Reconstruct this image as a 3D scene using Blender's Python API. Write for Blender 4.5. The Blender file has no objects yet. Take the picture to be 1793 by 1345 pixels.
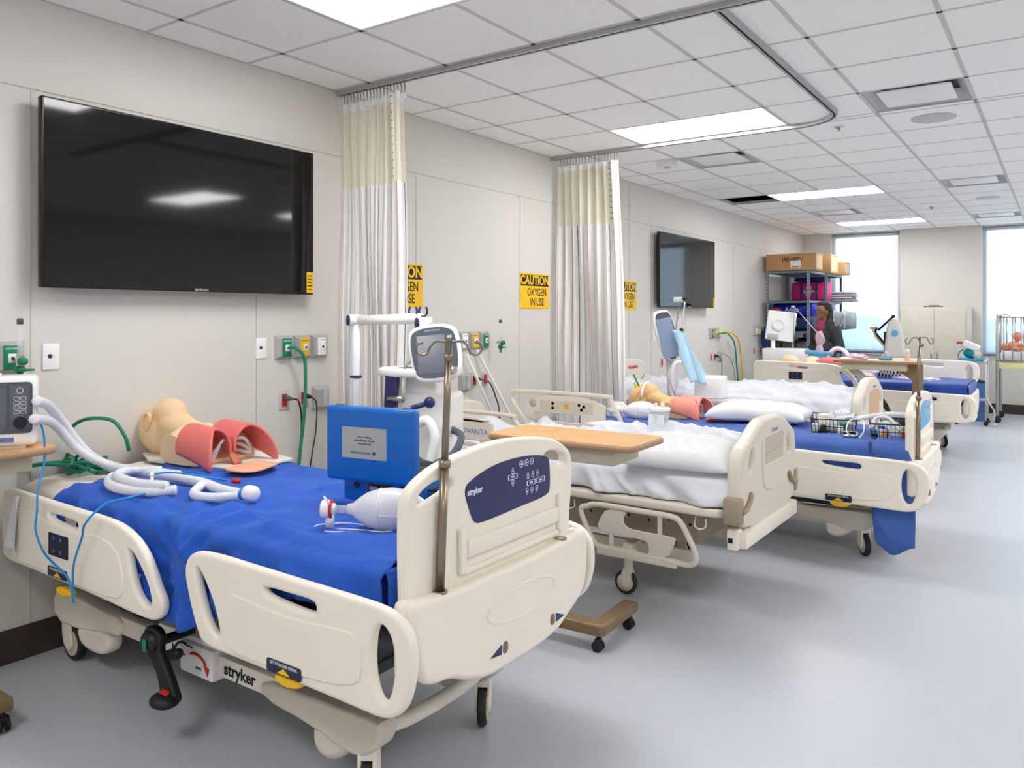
import bpy, bmesh, math, random
from mathutils import Vector, Matrix, noise, Euler
PI = math.pi
random.seed(7)
SC = bpy.context.scene
COL = SC.collection
# ------------------------------------------------------------------ camera
CAMX, CAMZ, H = 3.838, 1.54, 2.985
cam = bpy.data.cameras.new('camera'); cam_o = bpy.data.objects.new('camera', cam); COL.objects.link(cam_o)
cam_o.location = (CAMX, 0, CAMZ)
cam_o.rotation_euler = (PI/2, 0, math.radians(34.823))
cam.sensor_width = 36; cam.lens = 36*1388/1793; cam.shift_y = -119.5/1793; cam.clip_end = 200; cam.clip_start = .02
SC.camera = cam_o
# ------------------------------------------------------------------ view, sky, sun
vs = SC.view_settings
vs.view_transform = 'Standard'; vs.look = 'None'; vs.gamma = 1; vs.use_curve_mapping = False
vs.exposure = 1.06
W = bpy.data.worlds.new('sky'); SC.world = W; W.use_nodes = True
wn = W.node_tree.nodes; wl = W.node_tree.links; wn.clear()
wo = wn.new('ShaderNodeOutputWorld'); wb = wn.new('ShaderNodeBackground'); wl.new(wb.outputs[0], wo.inputs[0])
tc = wn.new('ShaderNodeTexCoord'); sp = wn.new('ShaderNodeSeparateXYZ'); rp = wn.new('ShaderNodeValToRGB')
wl.new(tc.outputs['Generated'], sp.inputs[0]); wl.new(sp.outputs['Z'], rp.inputs[0]); wl.new(rp.outputs[0], wb.inputs[0])
rp.color_ramp.elements[0].position = 0.0; rp.color_ramp.elements[0].color = (.80, .86, .93, 1)
rp.color_ramp.elements[1].position = .45; rp.color_ramp.elements[1].color = (.50, .72, 1, 1)
wb.inputs[1].default_value = 1.6
LIGHT = 8.5          # emission of the ceiling light diffusers
SC.cycles.max_bounces = 16; SC.cycles.diffuse_bounces = 12; SC.cycles.transparent_max_bounces = 12
# ------------------------------------------------------------------ helpers
def s2l(c):
    return tuple((x/255/12.92 if x/255 <= .04045 else ((x/255+.055)/1.055)**2.4) for x in c)
MATS = {}
def mat(name, rgb, rough=.5, metal=0, alpha=1, emit=0, var=.03, scale=8, bump=0, bscale=60, trans=0, sheen=0, coat=0, ior=1.45, spec=None):
    if name in MATS: return MATS[name]
    m = bpy.data.materials.new(name); m.use_nodes = True
    nt = m.node_tree; b = nt.nodes['Principled BSDF']; c = s2l(rgb)
    if var:
        tc = nt.nodes.new('ShaderNodeTexCoord'); n = nt.nodes.new('ShaderNodeTexNoise'); r = nt.nodes.new('ShaderNodeValToRGB')
        n.inputs['Scale'].default_value = scale; n.inputs['Detail'].default_value = 3
        nt.links.new(tc.outputs['Object'], n.inputs['Vector']); nt.links.new(n.outputs['Fac'], r.inputs[0])
        r.color_ramp.elements[0].color = (*[x*(1-var) for x in c], 1); r.color_ramp.elements[1].color = (*[min(1, x*(1+var)) for x in c], 1)
        r.color_ramp.elements[0].position = .3; r.color_ramp.elements[1].position = .7
        nt.links.new(r.outputs[0], b.inputs['Base Color'])
    else: b.inputs['Base Color'].default_value = (*c, 1)
    b.inputs['Roughness'].default_value = rough; b.inputs['Metallic'].default_value = metal
    b.inputs['Alpha'].default_value = alpha; b.inputs['Transmission Weight'].default_value = trans
    b.inputs['Sheen Weight'].default_value = sheen; b.inputs['Coat Weight'].default_value = coat; b.inputs['IOR'].default_value = ior
    if spec is not None: b.inputs['Specular IOR Level'].default_value = spec
    if emit: b.inputs['Emission Color'].default_value = (*c, 1); b.inputs['Emission Strength'].default_value = emit
    if bump:
        tc2 = nt.nodes.new('ShaderNodeTexCoord'); n2 = nt.nodes.new('ShaderNodeTexNoise'); n2.inputs['Scale'].default_value = bscale
        bp = nt.nodes.new('ShaderNodeBump'); bp.inputs['Strength'].default_value = bump; bp.inputs['Distance'].default_value = .01
        nt.links.new(tc2.outputs['Object'], n2.inputs['Vector']); nt.links.new(n2.outputs['Fac'], bp.inputs['Height']); nt.links.new(bp.outputs[0], b.inputs['Normal'])
    MATS[name] = m; return m
M = {}
def dm(k, *a, **kw): M[k] = mat(k, *a, **kw)
dm('wall', (216, 212, 205), .55, var=.01, scale=2); dm('wallseam', (176, 170, 160), .7); dm('ceil', (250, 249, 246), .9, var=.015, scale=40, bump=.12, bscale=220)
dm('grid', (206, 204, 200), .6); dm('base', (62, 50, 44), .5); dm('floor', (184, 188, 195), .33, var=.02, scale=30, spec=.4)
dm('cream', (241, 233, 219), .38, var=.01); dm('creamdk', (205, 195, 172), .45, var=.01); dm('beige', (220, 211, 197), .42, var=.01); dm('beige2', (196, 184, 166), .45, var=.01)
dm('taupe', (158, 142, 120), .5); dm('brown', (133, 108, 76), .42, metal=.15); dm('navy', (38, 42, 92), .4); dm('navyblk', (24, 26, 50), .35)
dm('black', (22, 22, 24), .5); dm('rubber', (38, 37, 37), .6); dm('tvglass', (5, 5, 6), .06, var=0, coat=0, spec=.5, ior=1.5); dm('tvframe', (12, 12, 13), .25)
dm('white', (240, 240, 238), .4, var=.01); dm('whitegl', (244, 243, 240), .25, var=.01); dm('grey', (150, 152, 156), .5); dm('greydk', (84, 86, 90), .5); dm('ltgrey', (196, 197, 198), .45)
dm('steel', (176, 174, 172), .3, metal=1); dm('pole', (150, 135, 118), .3, metal=.9); dm('chrome', (205, 205, 205), .15, metal=1); dm('shelfsteel', (112, 124, 134), .45, metal=.4)
dm('yellow', (240, 190, 20), .5); dm('signy', (244, 196, 30), .45); dm('green', (14, 128, 84), .5); dm('hose', (22, 128, 96), .4); dm('red', (204, 44, 36), .45)
dm('blue', (0, 100, 190), .4); dm('ltblue', (96, 170, 220), .4); dm('cyan', (30, 160, 200), .4); dm('teal', (0, 130, 150), .4); dm('pink', (250, 60, 140), .6); dm('tubeblue', (20, 140, 210), .3)
dm('skin', (238, 205, 162), .5, var=.02); dm('skin2', (232, 184, 128), .5, var=.02); dm('lungpale', (244, 150, 132), .48, var=.04, scale=20); dm('lung', (224, 116, 108), .48, var=.05, scale=20); dm('lungin', (205, 90, 90), .5); dm('salmon', (244, 172, 138), .5)
dm('organ', (198, 112, 84), .5); dm('orange', (226, 110, 70), .5); dm('oak', (222, 170, 108), .35, var=.08, scale=6); dm('oakedge', (168, 134, 104), .4); dm('cardboard', (188, 146, 98), .8, var=.05); dm('cardend', (206, 180, 146), .8)
dm('cabinet', (206, 200, 186), .5); dm('panelgrey', (178, 178, 178), .35, metal=.2); dm('panelgreydk', (140, 140, 142), .35, metal=.2); dm('screen', (96, 100, 112), .15, var=0); dm('slate', (78, 84, 96), .4)
dm('plastic', (244, 246, 250), .25, alpha=.78, var=0); dm('bag', (232, 232, 240), .22, alpha=.80, var=0); dm('clear', (235, 240, 245), .1, alpha=.28, var=0); dm('clearblue', (178, 220, 242), .2, alpha=.55, var=0)
dm('personskin', (140, 92, 66), .5); dm('hair', (26, 18, 16), .5); dm('jacket', (56, 56, 62), .85, var=.08, scale=40); dm('maroon', (140, 50, 82), .8); dm('shirt', (226, 190, 204), .8, var=.2, scale=60); dm('jeans', (44, 52, 80), .85)
dm('baby', (214, 138, 110), .55); dm('royalcloth', (26, 52, 150), .8); dm('greycloth', (160, 168, 176), .9, var=.15, scale=30); dm('gown', (38, 60, 100), .85, var=.12, scale=14)
dm('padgrey', (122, 120, 118), .8); dm('alum', (190, 196, 202), .3, metal=.8); dm('ink', (20, 20, 22), .6, var=0); dm('inkwhite', (225, 228, 240), .5, var=0); dm('inkblue', (110, 130, 190), .5, var=0); dm('lilac', (190, 170, 215), .5); dm('blackhole', (10, 9, 9), .9)
dm('paper', (238, 236, 234), .7); dm('tan', (206, 170, 138), .7); dm('orangebtn', (236, 160, 70), .5); dm('crate', (70, 76, 84), .5)

def fabric(name, rgb, rough=.85, waffle=0, var=.05):
    m = mat(name, rgb, rough, var=var, scale=5, sheen=.08)
    nt = m.node_tree; b = nt.nodes['Principled BSDF']
    tc = nt.nodes.new('ShaderNodeTexCoord'); bp = nt.nodes.new('ShaderNodeBump'); bp.inputs['Distance'].default_value = .004
    if waffle:
        w = nt.nodes.new('ShaderNodeTexWave'); w.inputs['Scale'].default_value = waffle; w.inputs['Distortion'].default_value = .6; w.bands_direction = 'X'
        bp.inputs['Strength'].default_value = .25
        nt.links.new(tc.outputs['Object'], w.inputs['Vector']); nt.links.new(w.outputs['Fac'], bp.inputs['Height'])
    else:
        w = nt.nodes.new('ShaderNodeTexNoise'); w.inputs['Scale'].default_value = 9; w.inputs['Detail'].default_value = 4
        bp.inputs['Strength'].default_value = .5; bp.inputs['Distance'].default_value = .01
        nt.links.new(tc.outputs['Object'], w.inputs['Vector']); nt.links.new(w.outputs['Fac'], bp.inputs['Height'])
    nt.links.new(bp.outputs[0], b.inputs['Normal'])
    M[name] = m
fabric('bluesheet', (22, 84, 186), waffle=55); fabric('bluesheet3', (66, 98, 172), waffle=0); fabric('bluesheet5', (20, 68, 156), .45)
fabric('whitesheet', (218, 220, 226), var=.02); fabric('creamsheet', (216, 212, 202), var=.02); fabric('pillowc', (224, 225, 226), var=.015)

# corrugated plastic, curtain and net materials
def curtain_mat(name, net=False):
    m = bpy.data.materials.new(name); m.use_nodes = True; nt = m.node_tree; N = nt.nodes; L = nt.links; b = N['Principled BSDF']
    b.inputs['Roughness'].default_value = .85
    uv = N.new('ShaderNodeUVMap'); s = N.new('ShaderNodeSeparateXYZ'); L.new(uv.outputs[0], s.inputs[0])
    if not net:
        mu = N.new('ShaderNodeMath'); mu.operation = 'MULTIPLY'; mu.inputs[1].default_value = 2.4; L.new(s.outputs[0], mu.inputs[0])
        fr = N.new('ShaderNodeMath'); fr.operation = 'FRACT'; L.new(mu.outputs[0], fr.inputs[0])
        r = N.new('ShaderNodeValToRGB'); r.color_ramp.interpolation = 'CONSTANT'
        base = (*s2l((238, 236, 234)), 1); cols = [(150, 150, 158), (232, 206, 198), (186, 200, 206), (96, 92, 104)]
        e = r.color_ramp.elements; e[0].color = base; e[0].position = 0
        e[1].position = .1; e[1].color = (*s2l(cols[0]), 1)
        for i, p in enumerate((.35, .6, .85)):
            x = e.new(p); x.color = (*s2l(cols[i+1]), 1)
        for p, w in ((.1, .02), (.35, .04), (.6, .03), (.85, .018)):
            x = e.new(p+w); x.color = base
        L.new(fr.outputs[0], r.inputs[0]); L.new(r.outputs[0], b.inputs['Base Color'])
    else:
        b.inputs['Base Color'].default_value = (*s2l((230, 225, 204)), 1)
        def wv(sock, k):
            a = N.new('ShaderNodeMath'); a.operation = 'MULTIPLY'; a.inputs[1].default_value = k; L.new(sock, a.inputs[0])
            c = N.new('ShaderNodeMath'); c.operation = 'SINE'; L.new(a.outputs[0], c.inputs[0]); return c.outputs[0]
        mm = N.new('ShaderNodeMath'); mm.operation = 'MULTIPLY'; L.new(wv(s.outputs[0], 420), mm.inputs[0]); L.new(wv(s.outputs[1], 420), mm.inputs[1])
        g = N.new('ShaderNodeMath'); g.operation = 'LESS_THAN'; g.inputs[1].default_value = .35; L.new(mm.outputs[0], g.inputs[0]); L.new(g.outputs[0], b.inputs['Alpha'])
    MATS[name] = m; M[name] = m
curtain_mat('curtain'); curtain_mat('net', True)

def chai(p, n=2, closed=True):
    for _ in range(n):
        q = []; k = len(p)
        for i in range(k if closed else k-1):
            a = p[i]; b = p[(i+1) % k]
            q.append(tuple(.75*x+.25*y for x, y in zip(a, b))); q.append(tuple(.25*x+.75*y for x, y in zip(a, b)))
        if not closed: q = [p[0]]+q+[p[-1]]
        p = q
    return p
def rrect(x0, y0, x1, y1, r, n=4):
    o = []
    for cx, cy, a in ((x1-r, y1-r, 0), (x0+r, y1-r, 90), (x0+r, y0+r, 180), (x1-r, y0+r, 270)):
        for i in range(n+1):
            t = math.radians(a+90*i/n); o.append((cx+r*math.cos(t), cy+r*math.sin(t)))
    return o
def ell(cx, cy, rx, ry, n=20): return [(cx+rx*math.cos(2*PI*i/n), cy+ry*math.sin(2*PI*i/n)) for i in range(n)]
PL = {'xz': Matrix(((1, 0, 0, 0), (0, 0, -1, 0), (0, 1, 0, 0), (0, 0, 0, 1))), 'yz': Matrix(((0, 0, 1, 0), (1, 0, 0, 0), (0, 1, 0, 0), (0, 0, 0, 1))), 'xy': Matrix.Identity(4),
      'zx-': Matrix(((-1, 0, 0, 0), (0, 0, 1, 0), (0, 1, 0, 0), (0, 0, 0, 1)))}
class MB:
    def __init__(s): s.bm = bmesh.new()
    def _add(s, me, mtx=None, mi=0):
        n0 = len(s.bm.faces); v0 = len(s.bm.verts); s.bm.from_mesh(me); s.bm.faces.ensure_lookup_table(); s.bm.verts.ensure_lookup_table()
        if mtx is not None: bmesh.ops.transform(s.bm, matrix=mtx, verts=s.bm.verts[v0:])
        for f in s.bm.faces[n0:]: f.material_index = mi
        bpy.data.meshes.remove(me)
    def box(s, x0, x1, y0, y1, z0, z1, bev=0, mi=0, mtx=None, seg=2):
        b = bmesh.new(); vs_ = [b.verts.new((x, y, z)) for x in (x0, x1) for y in (y0, y1) for z in (z0, z1)]
        for f in ((0, 1, 3, 2), (4, 6, 7, 5), (0, 4, 5, 1), (2, 3, 7, 6), (0, 2, 6, 4), (1, 5, 7, 3)): b.faces.new([vs_[i] for i in f])
        if bev: bmesh.ops.bevel(b, geom=b.edges[:], offset=bev, segments=seg, affect='EDGES', profile=.5)
        bmesh.ops.recalc_face_normals(b, faces=b.faces[:])
        me = bpy.data.meshes.new('t'); b.to_mesh(me); b.free(); s._add(me, mtx, mi); return s
    def tube(s, pts, r, n=8, closed=False, radii=None, mi=0, cap=True):
        pts = [Vector(p) for p in pts]; k = len(pts); rings = []; up = None
        for i, p in enumerate(pts):
            if closed: t = pts[(i+1) % k]-pts[i-1]
            else: t = pts[min(i+1, k-1)]-pts[max(i-1, 0)]
            if t.length < 1e-9: t = Vector((0, 0, 1))
            t.normalize()
            if up is None: up = t.orthogonal()
            u = up-t*up.dot(t)
            if u.length < 1e-6: u = t.orthogonal()
            u.normalize(); up = u; w = t.cross(u); rr = radii[i] if radii else r
            rings.append([s.bm.verts.new(p+u*rr*math.cos(2*PI*j/n)+w*rr*math.sin(2*PI*j/n)) for j in range(n)])
        for i in range(k if closed else k-1):
            a = rings[i]; b = rings[(i+1) % k]
            for j in range(n):
                f = s.bm.faces.new((a[j], a[(j+1) % n], b[(j+1) % n], b[j])); f.material_index = mi; f.smooth = True
        if not closed and cap:
            f = s.bm.faces.new(rings[0][::-1]); f.material_index = mi; f = s.bm.faces.new(rings[-1]); f.material_index = mi
        return s
    def cyl(s, p0, p1, r, r1=None, n=16, mi=0): return s.tube([p0, p1], r, n, radii=[r, r if r1 is None else r1], mi=mi)
    def lathe(s, prof, c=(0, 0, 0), axis='z', n=20, mi=0, mtx=None):
        R = {'z': Matrix.Identity(3), 'x': Matrix(((0, 0, 1), (0, 1, 0), (-1, 0, 0))), 'y': Matrix(((1, 0, 0), (0, 0, 1), (0, -1, 0)))}[axis]
        c = Vector(c); rings = []
        for r, z in prof:
            rings.append([s.bm.verts.new((mtx @ (c+R @ Vector((r*math.cos(2*PI*j/n), r*math.sin(2*PI*j/n), z)))) if mtx else c+R @ Vector((r*math.cos(2*PI*j/n), r*math.sin(2*PI*j/n), z))) for j in range(n)])
        for a, b in zip(rings, rings[1:]):
            for j in range(n):
                f = s.bm.faces.new((a[j], a[(j+1) % n], b[(j+1) % n], b[j])); f.material_index = mi; f.smooth = True
        for r_, z_ in ((rings[0][::-1], 0), (rings[-1], 0)):
            f = s.bm.faces.new(r_); f.material_index = mi
        return s
    def ball(s, c, r, mi=0, rot=None, sub=2):
        b = bmesh.new(); bmesh.ops.create_icosphere(b, subdivisions=sub+1, radius=1)
        if not hasattr(r, '__len__'): r = (r, r, r)
        mt = Matrix.Translation(c) @ (rot.to_matrix().to_4x4() if rot else Matrix.Identity(4)) @ Matrix.Diagonal((*r, 1))
        bmesh.ops.transform(b, matrix=mt, verts=b.verts)
        for f in b.faces: f.smooth = True
        me = bpy.data.meshes.new('t'); b.to_mesh(me); b.free(); s._add(me, None, mi); return s
    def plate(s, outline, holes=(), plane='xz', off=0, th=.02, bev=.004, mi=0, res=2, mtx=None):
        cu = bpy.data.curves.new('t', 'CURVE'); cu.dimensions = '2D'; cu.fill_mode = 'BOTH'
        bev = min(bev, th/2-1e-5); cu.extrude = th/2-bev; cu.bevel_depth = bev; cu.bevel_resolution = res; cu.offset = -bev
        for pts in [outline]+list(holes):
            sp_ = cu.splines.new('POLY'); sp_.points.add(len(pts)-1)
            for i, p in enumerate(pts): sp_.points[i].co = (p[0], p[1], 0, 1)
            sp_.use_cyclic_u = True
        o = bpy.data.objects.new('t', cu); me = bpy.data.meshes.new_from_object(o)
        bpy.data.objects.remove(o); bpy.data.curves.remove(cu)
        pm = PL[plane]; ax = {'xz': (0, off, 0), 'yz': (off, 0, 0), 'xy': (0, 0, off), 'zx-': (0, off, 0)}[plane]
        t = Matrix.Translation(ax) @ pm
        if mtx is not None: t = mtx @ t
        s._add(me, t, mi); return s
    def grid(s, fn, nu, nv, mi=0, uv=None, closed_u=False):
        V_ = [[s.bm.verts.new(fn(i/nu, j/nv)) for j in range(nv+1)] for i in range(nu+(0 if closed_u else 1))]
        lay = s.bm.loops.layers.uv.verify() if uv else None
        for i in range(nu):
            for j in range(nv):
                f = s.bm.faces.new((V_[i][j], V_[(i+1) % len(V_)][j], V_[(i+1) % len(V_)][j+1], V_[i][j+1])); f.smooth = True; f.material_index = mi
                if uv:
                    for lp, (a, b) in zip(f.loops, ((i, j), (i+1, j), (i+1, j+1), (i, j+1))): lp[lay].uv = uv(a/nu, b/nv)
        return s
    def move(s, mtx): bmesh.ops.transform(s.bm, matrix=mtx, verts=s.bm.verts); return s
    def build(s, name, m, parent=None, smooth=True, angle=35, label=None):
        me = bpy.data.meshes.new(name)
        for e in s.bm.edges:
            if len(e.link_faces) == 2 and e.calc_face_angle(0) > math.radians(angle): e.smooth = False
        for f in s.bm.faces: f.smooth = smooth
        s.bm.to_mesh(me); s.bm.free()
        for x in (m if isinstance(m, (list, tuple)) else [m]): me.materials.append(M[x] if isinstance(x, str) else x)
        o = bpy.data.objects.new(name, me); COL.objects.link(o)
        if parent: o.parent = parent
        if label: o['label'] = label
        return o
def tag(o, label, cat, group=None):
    o['label'] = label; o['category'] = cat
    if group: o['group'] = group
    return o
def thing(name, label, cat, loc=(0, 0, 0), rz=0, group=None):
    o = bpy.data.objects.new(name, None); COL.objects.link(o); o.location = loc; o.rotation_euler = (0, 0, rz); o.empty_display_size = .1
    return tag(o, label, cat, group)
def struct(name, mb, m, parent=None, smooth=False):
    o = mb.build(name, m, parent, smooth)
    if not parent: o['kind'] = 'structure'
    return o
def copy_tree(o, parent=None):
    c = o.copy(); COL.objects.link(c)
    if parent: c.parent = parent
    for ch in list(o.children): copy_tree(ch, c)
    return c
def text(body, size, plane, pos, m, parent, name='lettering', ext=.0006, align='CENTER', sx=1, bold=0, rot=0):
    cu = bpy.data.curves.new('t', 'FONT'); cu.body = body; cu.size = size; cu.extrude = ext; cu.align_x = align; cu.align_y = 'CENTER'; cu.offset = bold; cu.resolution_u = 3
    o = bpy.data.objects.new('t', cu); me = bpy.data.meshes.new_from_object(o); bpy.data.objects.remove(o); bpy.data.curves.remove(cu)
    b = MB(); b._add(me, Matrix.Translation(pos) @ PL[plane] @ Matrix.Rotation(rot, 4, 'Z') @ Matrix.Diagonal((sx, 1, 1, 1)))
    return b.build(name, m, parent, smooth=False)
def blob(name, prims, m, parent=None, vox=.008, smooth=6):
    b = MB()
    for p in prims:
        if p[0] == 'e': b.ball(p[1], p[2], rot=Euler(p[3]) if len(p) > 3 else None)
        elif p[0] == 'c': b.tube(p[1], 0, 14, radii=p[2])
    o = b.build(name, m, parent, angle=180)
    r = o.modifiers.new('r', 'REMESH'); r.mode = 'VOXEL'; r.voxel_size = vox; r.use_smooth_shade = True
    s = o.modifiers.new('s', 'SMOOTH'); s.iterations = smooth; s.factor = .6
    return o
def nz(x, y, z=0, sc=1): return noise.noise(Vector((x*sc, y*sc, z*sc)))
def spline(pts, n=8, closed=False):
    P_ = [Vector(p) for p in pts]; out = []; k = len(P_)
    for i in range(k if closed else k-1):
        p0 = P_[(i-1) % k] if closed or i > 0 else P_[0]*2-P_[1]; p1 = P_[i]; p2 = P_[(i+1) % k]; p3 = P_[(i+2) % k] if closed or i+2 < k else P_[-1]*2-P_[-2]
        for j in range(n):
            t = j/n; out.append(.5*((2*p1)+(p2-p0)*t+(2*p0-5*p1+4*p2-p3)*t*t+(3*p1-p0-3*p2+p3)*t**3))
    if not closed: out.append(P_[-1])
    return out
def corr(mb, pts, r, n=10, pitch=.008, amp=.12, mi=0, closed=False):
    """corrugated hose along a smooth path"""
    sp_ = spline(pts, 14, closed); L = [0]
    for a, b in zip(sp_, sp_[1:]): L.append(L[-1]+(b-a).length)
    tot = L[-1]; k = int(tot/(pitch/2)); out = []; rad = []; j = 0
    for i in range(k+1):
        d = tot*i/k
        while j < len(L)-2 and L[j+1] < d: j += 1
        t = (d-L[j])/max(1e-9, L[j+1]-L[j]); out.append(sp_[j].lerp(sp_[j+1], t)); rad.append(r*(1+amp*(1 if i % 2 else -1)))
    return mb.tube(out, r, n, radii=rad, mi=mi)
# ================================================================== ROOM
DX, BY, RX, FY = 0, 14.65, 7.6, -2.2
struct('floor', MB().box(-.1, RX+.1, FY-.1, BY+.1, -.1, 0), 'floor')
wl_ = MB().box(-.1, 0, FY, BY, 0, H+.3)
struct('wall_left', wl_, 'wall')
sm = MB().box(0, .0015, FY, BY, 2.566, 2.570)
for y in (.48, 1.70, 2.92, 4.30, 5.62, 6.90, 7.72, 8.27, 9.25, 11.0, 12.2, 13.4): sm.box(0, .0015, y, y+.004, .15, H if y in (7.72,) else 2.566)
struct('trim_1', sm, 'wallseam')
struct('wall_right', MB().box(RX, RX+.1, FY, BY, 0, H+.3), 'wall')
struct('wall_front', MB().box(-.1, RX+.1, FY-.1, FY, 0, H+.3), 'wall')
WIN = [(.48, 1.58), (2.78, 3.90), (5.1, 6.2)]; WZ0, WZ1 = .90, 2.965
wb_ = MB(); xs = [-.1]+[v for w in WIN for v in w]+[RX+.1]
for i in range(0, len(xs), 2): wb_.box(xs[i], xs[i+1], BY, BY+.22, 0, H+.3)
for a, b in WIN: wb_.box(a, b, BY, BY+.22, 0, WZ0); wb_.box(a, b, BY, BY+.22, WZ1, H+.3)
struct('wall_back', wb_, 'wall')
for i, (a, b) in enumerate(WIN):
    w = MB().box(a, a+.05, BY+.12, BY+.2, WZ0, WZ1).box(b-.05, b, BY+.12, BY+.2, WZ0, WZ1).box(a+.05, b-.05, BY+.12, BY+.2, WZ1-.06, WZ1).box(a+.05, b-.05, BY+.12, BY+.2, WZ0, WZ0+.06)
    fr = struct('window_%d' % (i+1), w, 'alum')
    gl = MB().box(a+.05, b-.05, BY+.15, BY+.156, WZ0+.06, WZ1-.06).build('glass', mat('glass', (235, 245, 255), 0, var=0, trans=1, ior=1.05), fr, False)
    gl.visible_shadow = True
    MB().box(a-.02, b+.02, BY-.03, BY+.12, WZ0-.02, WZ0, .004).build('sill', 'ltgrey', fr, False)
# roller shades: translucent screen fabric in each window
def shade_mat():
    m = bpy.data.materials.new('shade'); m.use_nodes = True; nt = m.node_tree; N = nt.nodes; L = nt.links; N.clear()
    o = N.new('ShaderNodeOutputMaterial'); t = N.new('ShaderNodeBsdfTranslucent'); d = N.new('ShaderNodeBsdfDiffuse'); tr = N.new('ShaderNodeBsdfTransparent')
    t.inputs[0].default_value = (.93, .96, 1, 1); d.inputs[0].default_value = (.85, .88, .92, 1); tr.inputs[0].default_value = (1, 1, 1, 1)
    m1 = N.new('ShaderNodeMixShader'); m1.inputs[0].default_value = .55; L.new(d.outputs[0], m1.inputs[1]); L.new(t.outputs[0], m1.inputs[2])
    m2 = N.new('ShaderNodeMixShader'); m2.inputs[0].default_value = .62; L.new(m1.outputs[0], m2.inputs[1]); L.new(tr.outputs[0], m2.inputs[2]); L.new(m2.outputs[0], o.inputs[0]); M['shade'] = m
shade_mat()
for i, (a, b) in enumerate(WIN[:2]):
    s_ = thing('roller_shade', ['white translucent roller shade in the window behind the shelving and person', 'white translucent roller shade in the window behind the crib'][i], 'window shade', (a, BY+.09, 0))
    MB().box(.01, b-a-.01, -.001, .001, WZ0+.03, WZ1-.05).build('shade_cloth', 'shade', s_, False)
    MB().cyl((.01, 0, WZ1-.03), (b-a-.01, 0, WZ1-.03), .025).build('roller_tube', 'ltgrey', s_)
    MB().box(.01, b-a-.01, -.008, .008, WZ0+.01, WZ0+.032, .003).build('hem_bar', 'grey', s_)
# distant landscape outside
struct('trim_2', MB().box(-60, 60, 40, 120, -6, -5.9), mat('field', (140, 150, 140), 1))
hills = MB()
def hf(u, v): return (-70+140*u, 110, -6+v*(7.5+2.5*nz(u*6, 2, 0)+1.5*nz(u*25, 5, 0)))
hills.grid(hf, 80, 1); hf2 = hf
struct('trim_3', hills, mat('hazy_treeline', (176, 192, 206), 1))  # distance haze is put into the pale blue-grey of the hills
struct('baseboard_left', MB().box(0, .012, FY, BY, 0, .15, .002), 'base')
struct('baseboard_back', MB().box(0, RX, BY-.012, BY, 0, .15, .002), 'base')
# ceiling: tiles in cells between the grid bars, one tile missing
GX = [0, .305]+[.305+.61*k for k in range(1, 12)]+[RX]
GY = [-2.2, -1.99, -1.38, -.77, -.16, .45, 1.06, 1.67, 2.25, 2.86, 3.52, 3.60, 4.25, 4.88, 5.50, 6.11, 6.19, 6.83, 7.44, 8.05, 8.75, 9.52, 10.13, 10.74, 11.40, 12.02, 12.62, 13.0, 13.58, 14.2, 14.65]
LROW = [(.915, .97)]
HX = [(0.915, 2.135), (4.575, 5.795)]
LY = [-.77, 2.25, 5.50, 9.52, 13.0, 7.44, 11.40]  # final pair of entries: unseen panels added to brighten floor and ceiling
def skip(cx, cy):
    if .305 < cx < .915 and 9.52 < cy < 10.13: return True
    for a, b in HX:
        for y in (LY[:5] if a < 2 else LY):
            if a < cx < b and y < cy < GY[min(range(len(GY)), key=lambda i: abs(GY[i]-y))+1]: return True
    return False
VENT = [(2.745, 5.50), (.915, 6.83), (2.745, 9.52), (.915, 11.40), (2.745, 13.0)]
ct = MB()
for i in range(len(GX)-1):
    for j in range(len(GY)-1):
        cx, cy = (GX[i]+GX[i+1])/2, (GY[j]+GY[j+1])/2
        if skip(cx, cy) or any(a < cx < a+.61 and b < cy < b+.7 and cy < GY[GY.index(b)+1] for a, b in VENT): continue
        ct.box(GX[i], GX[i+1], GY[j], GY[j+1], H, H+.015)
for x in GX[1:-1]:
    for j in range(len(GY)-1):
        if not (skip(x-.3, (GY[j]+GY[j+1])/2) and skip(x+.3, (GY[j]+GY[j+1])/2)): ct.box(x-.012, x+.012, GY[j]-.012, GY[j+1]+.012, H-.003, H+.03, mi=1)
for y in GY[1:-1]: ct.box(0, RX, y-.009, y+.009, H-.002, H+.03, mi=1)
ct.box(0, .012, FY, BY, H-.004, H, mi=1); ct.box(0, RX, BY-.012, BY, H-.004, H, mi=1)
ct.box(-.1, RX+.1, FY-.1, BY+.1, H+.42, H+.5, mi=2)
struct('ceiling', ct, ['ceil', 'grid', 'blackhole'])
struct('trim_4', MB().box(-.1, 0, FY, BY, H+.3, H+.42).box(RX, RX+.1, FY, BY, H+.3, H+.42).box(0, RX, FY-.1, FY, H+.3, H+.42).box(0, RX, BY, BY+.1, H+.3, H+.42), 'blackhole')
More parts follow.
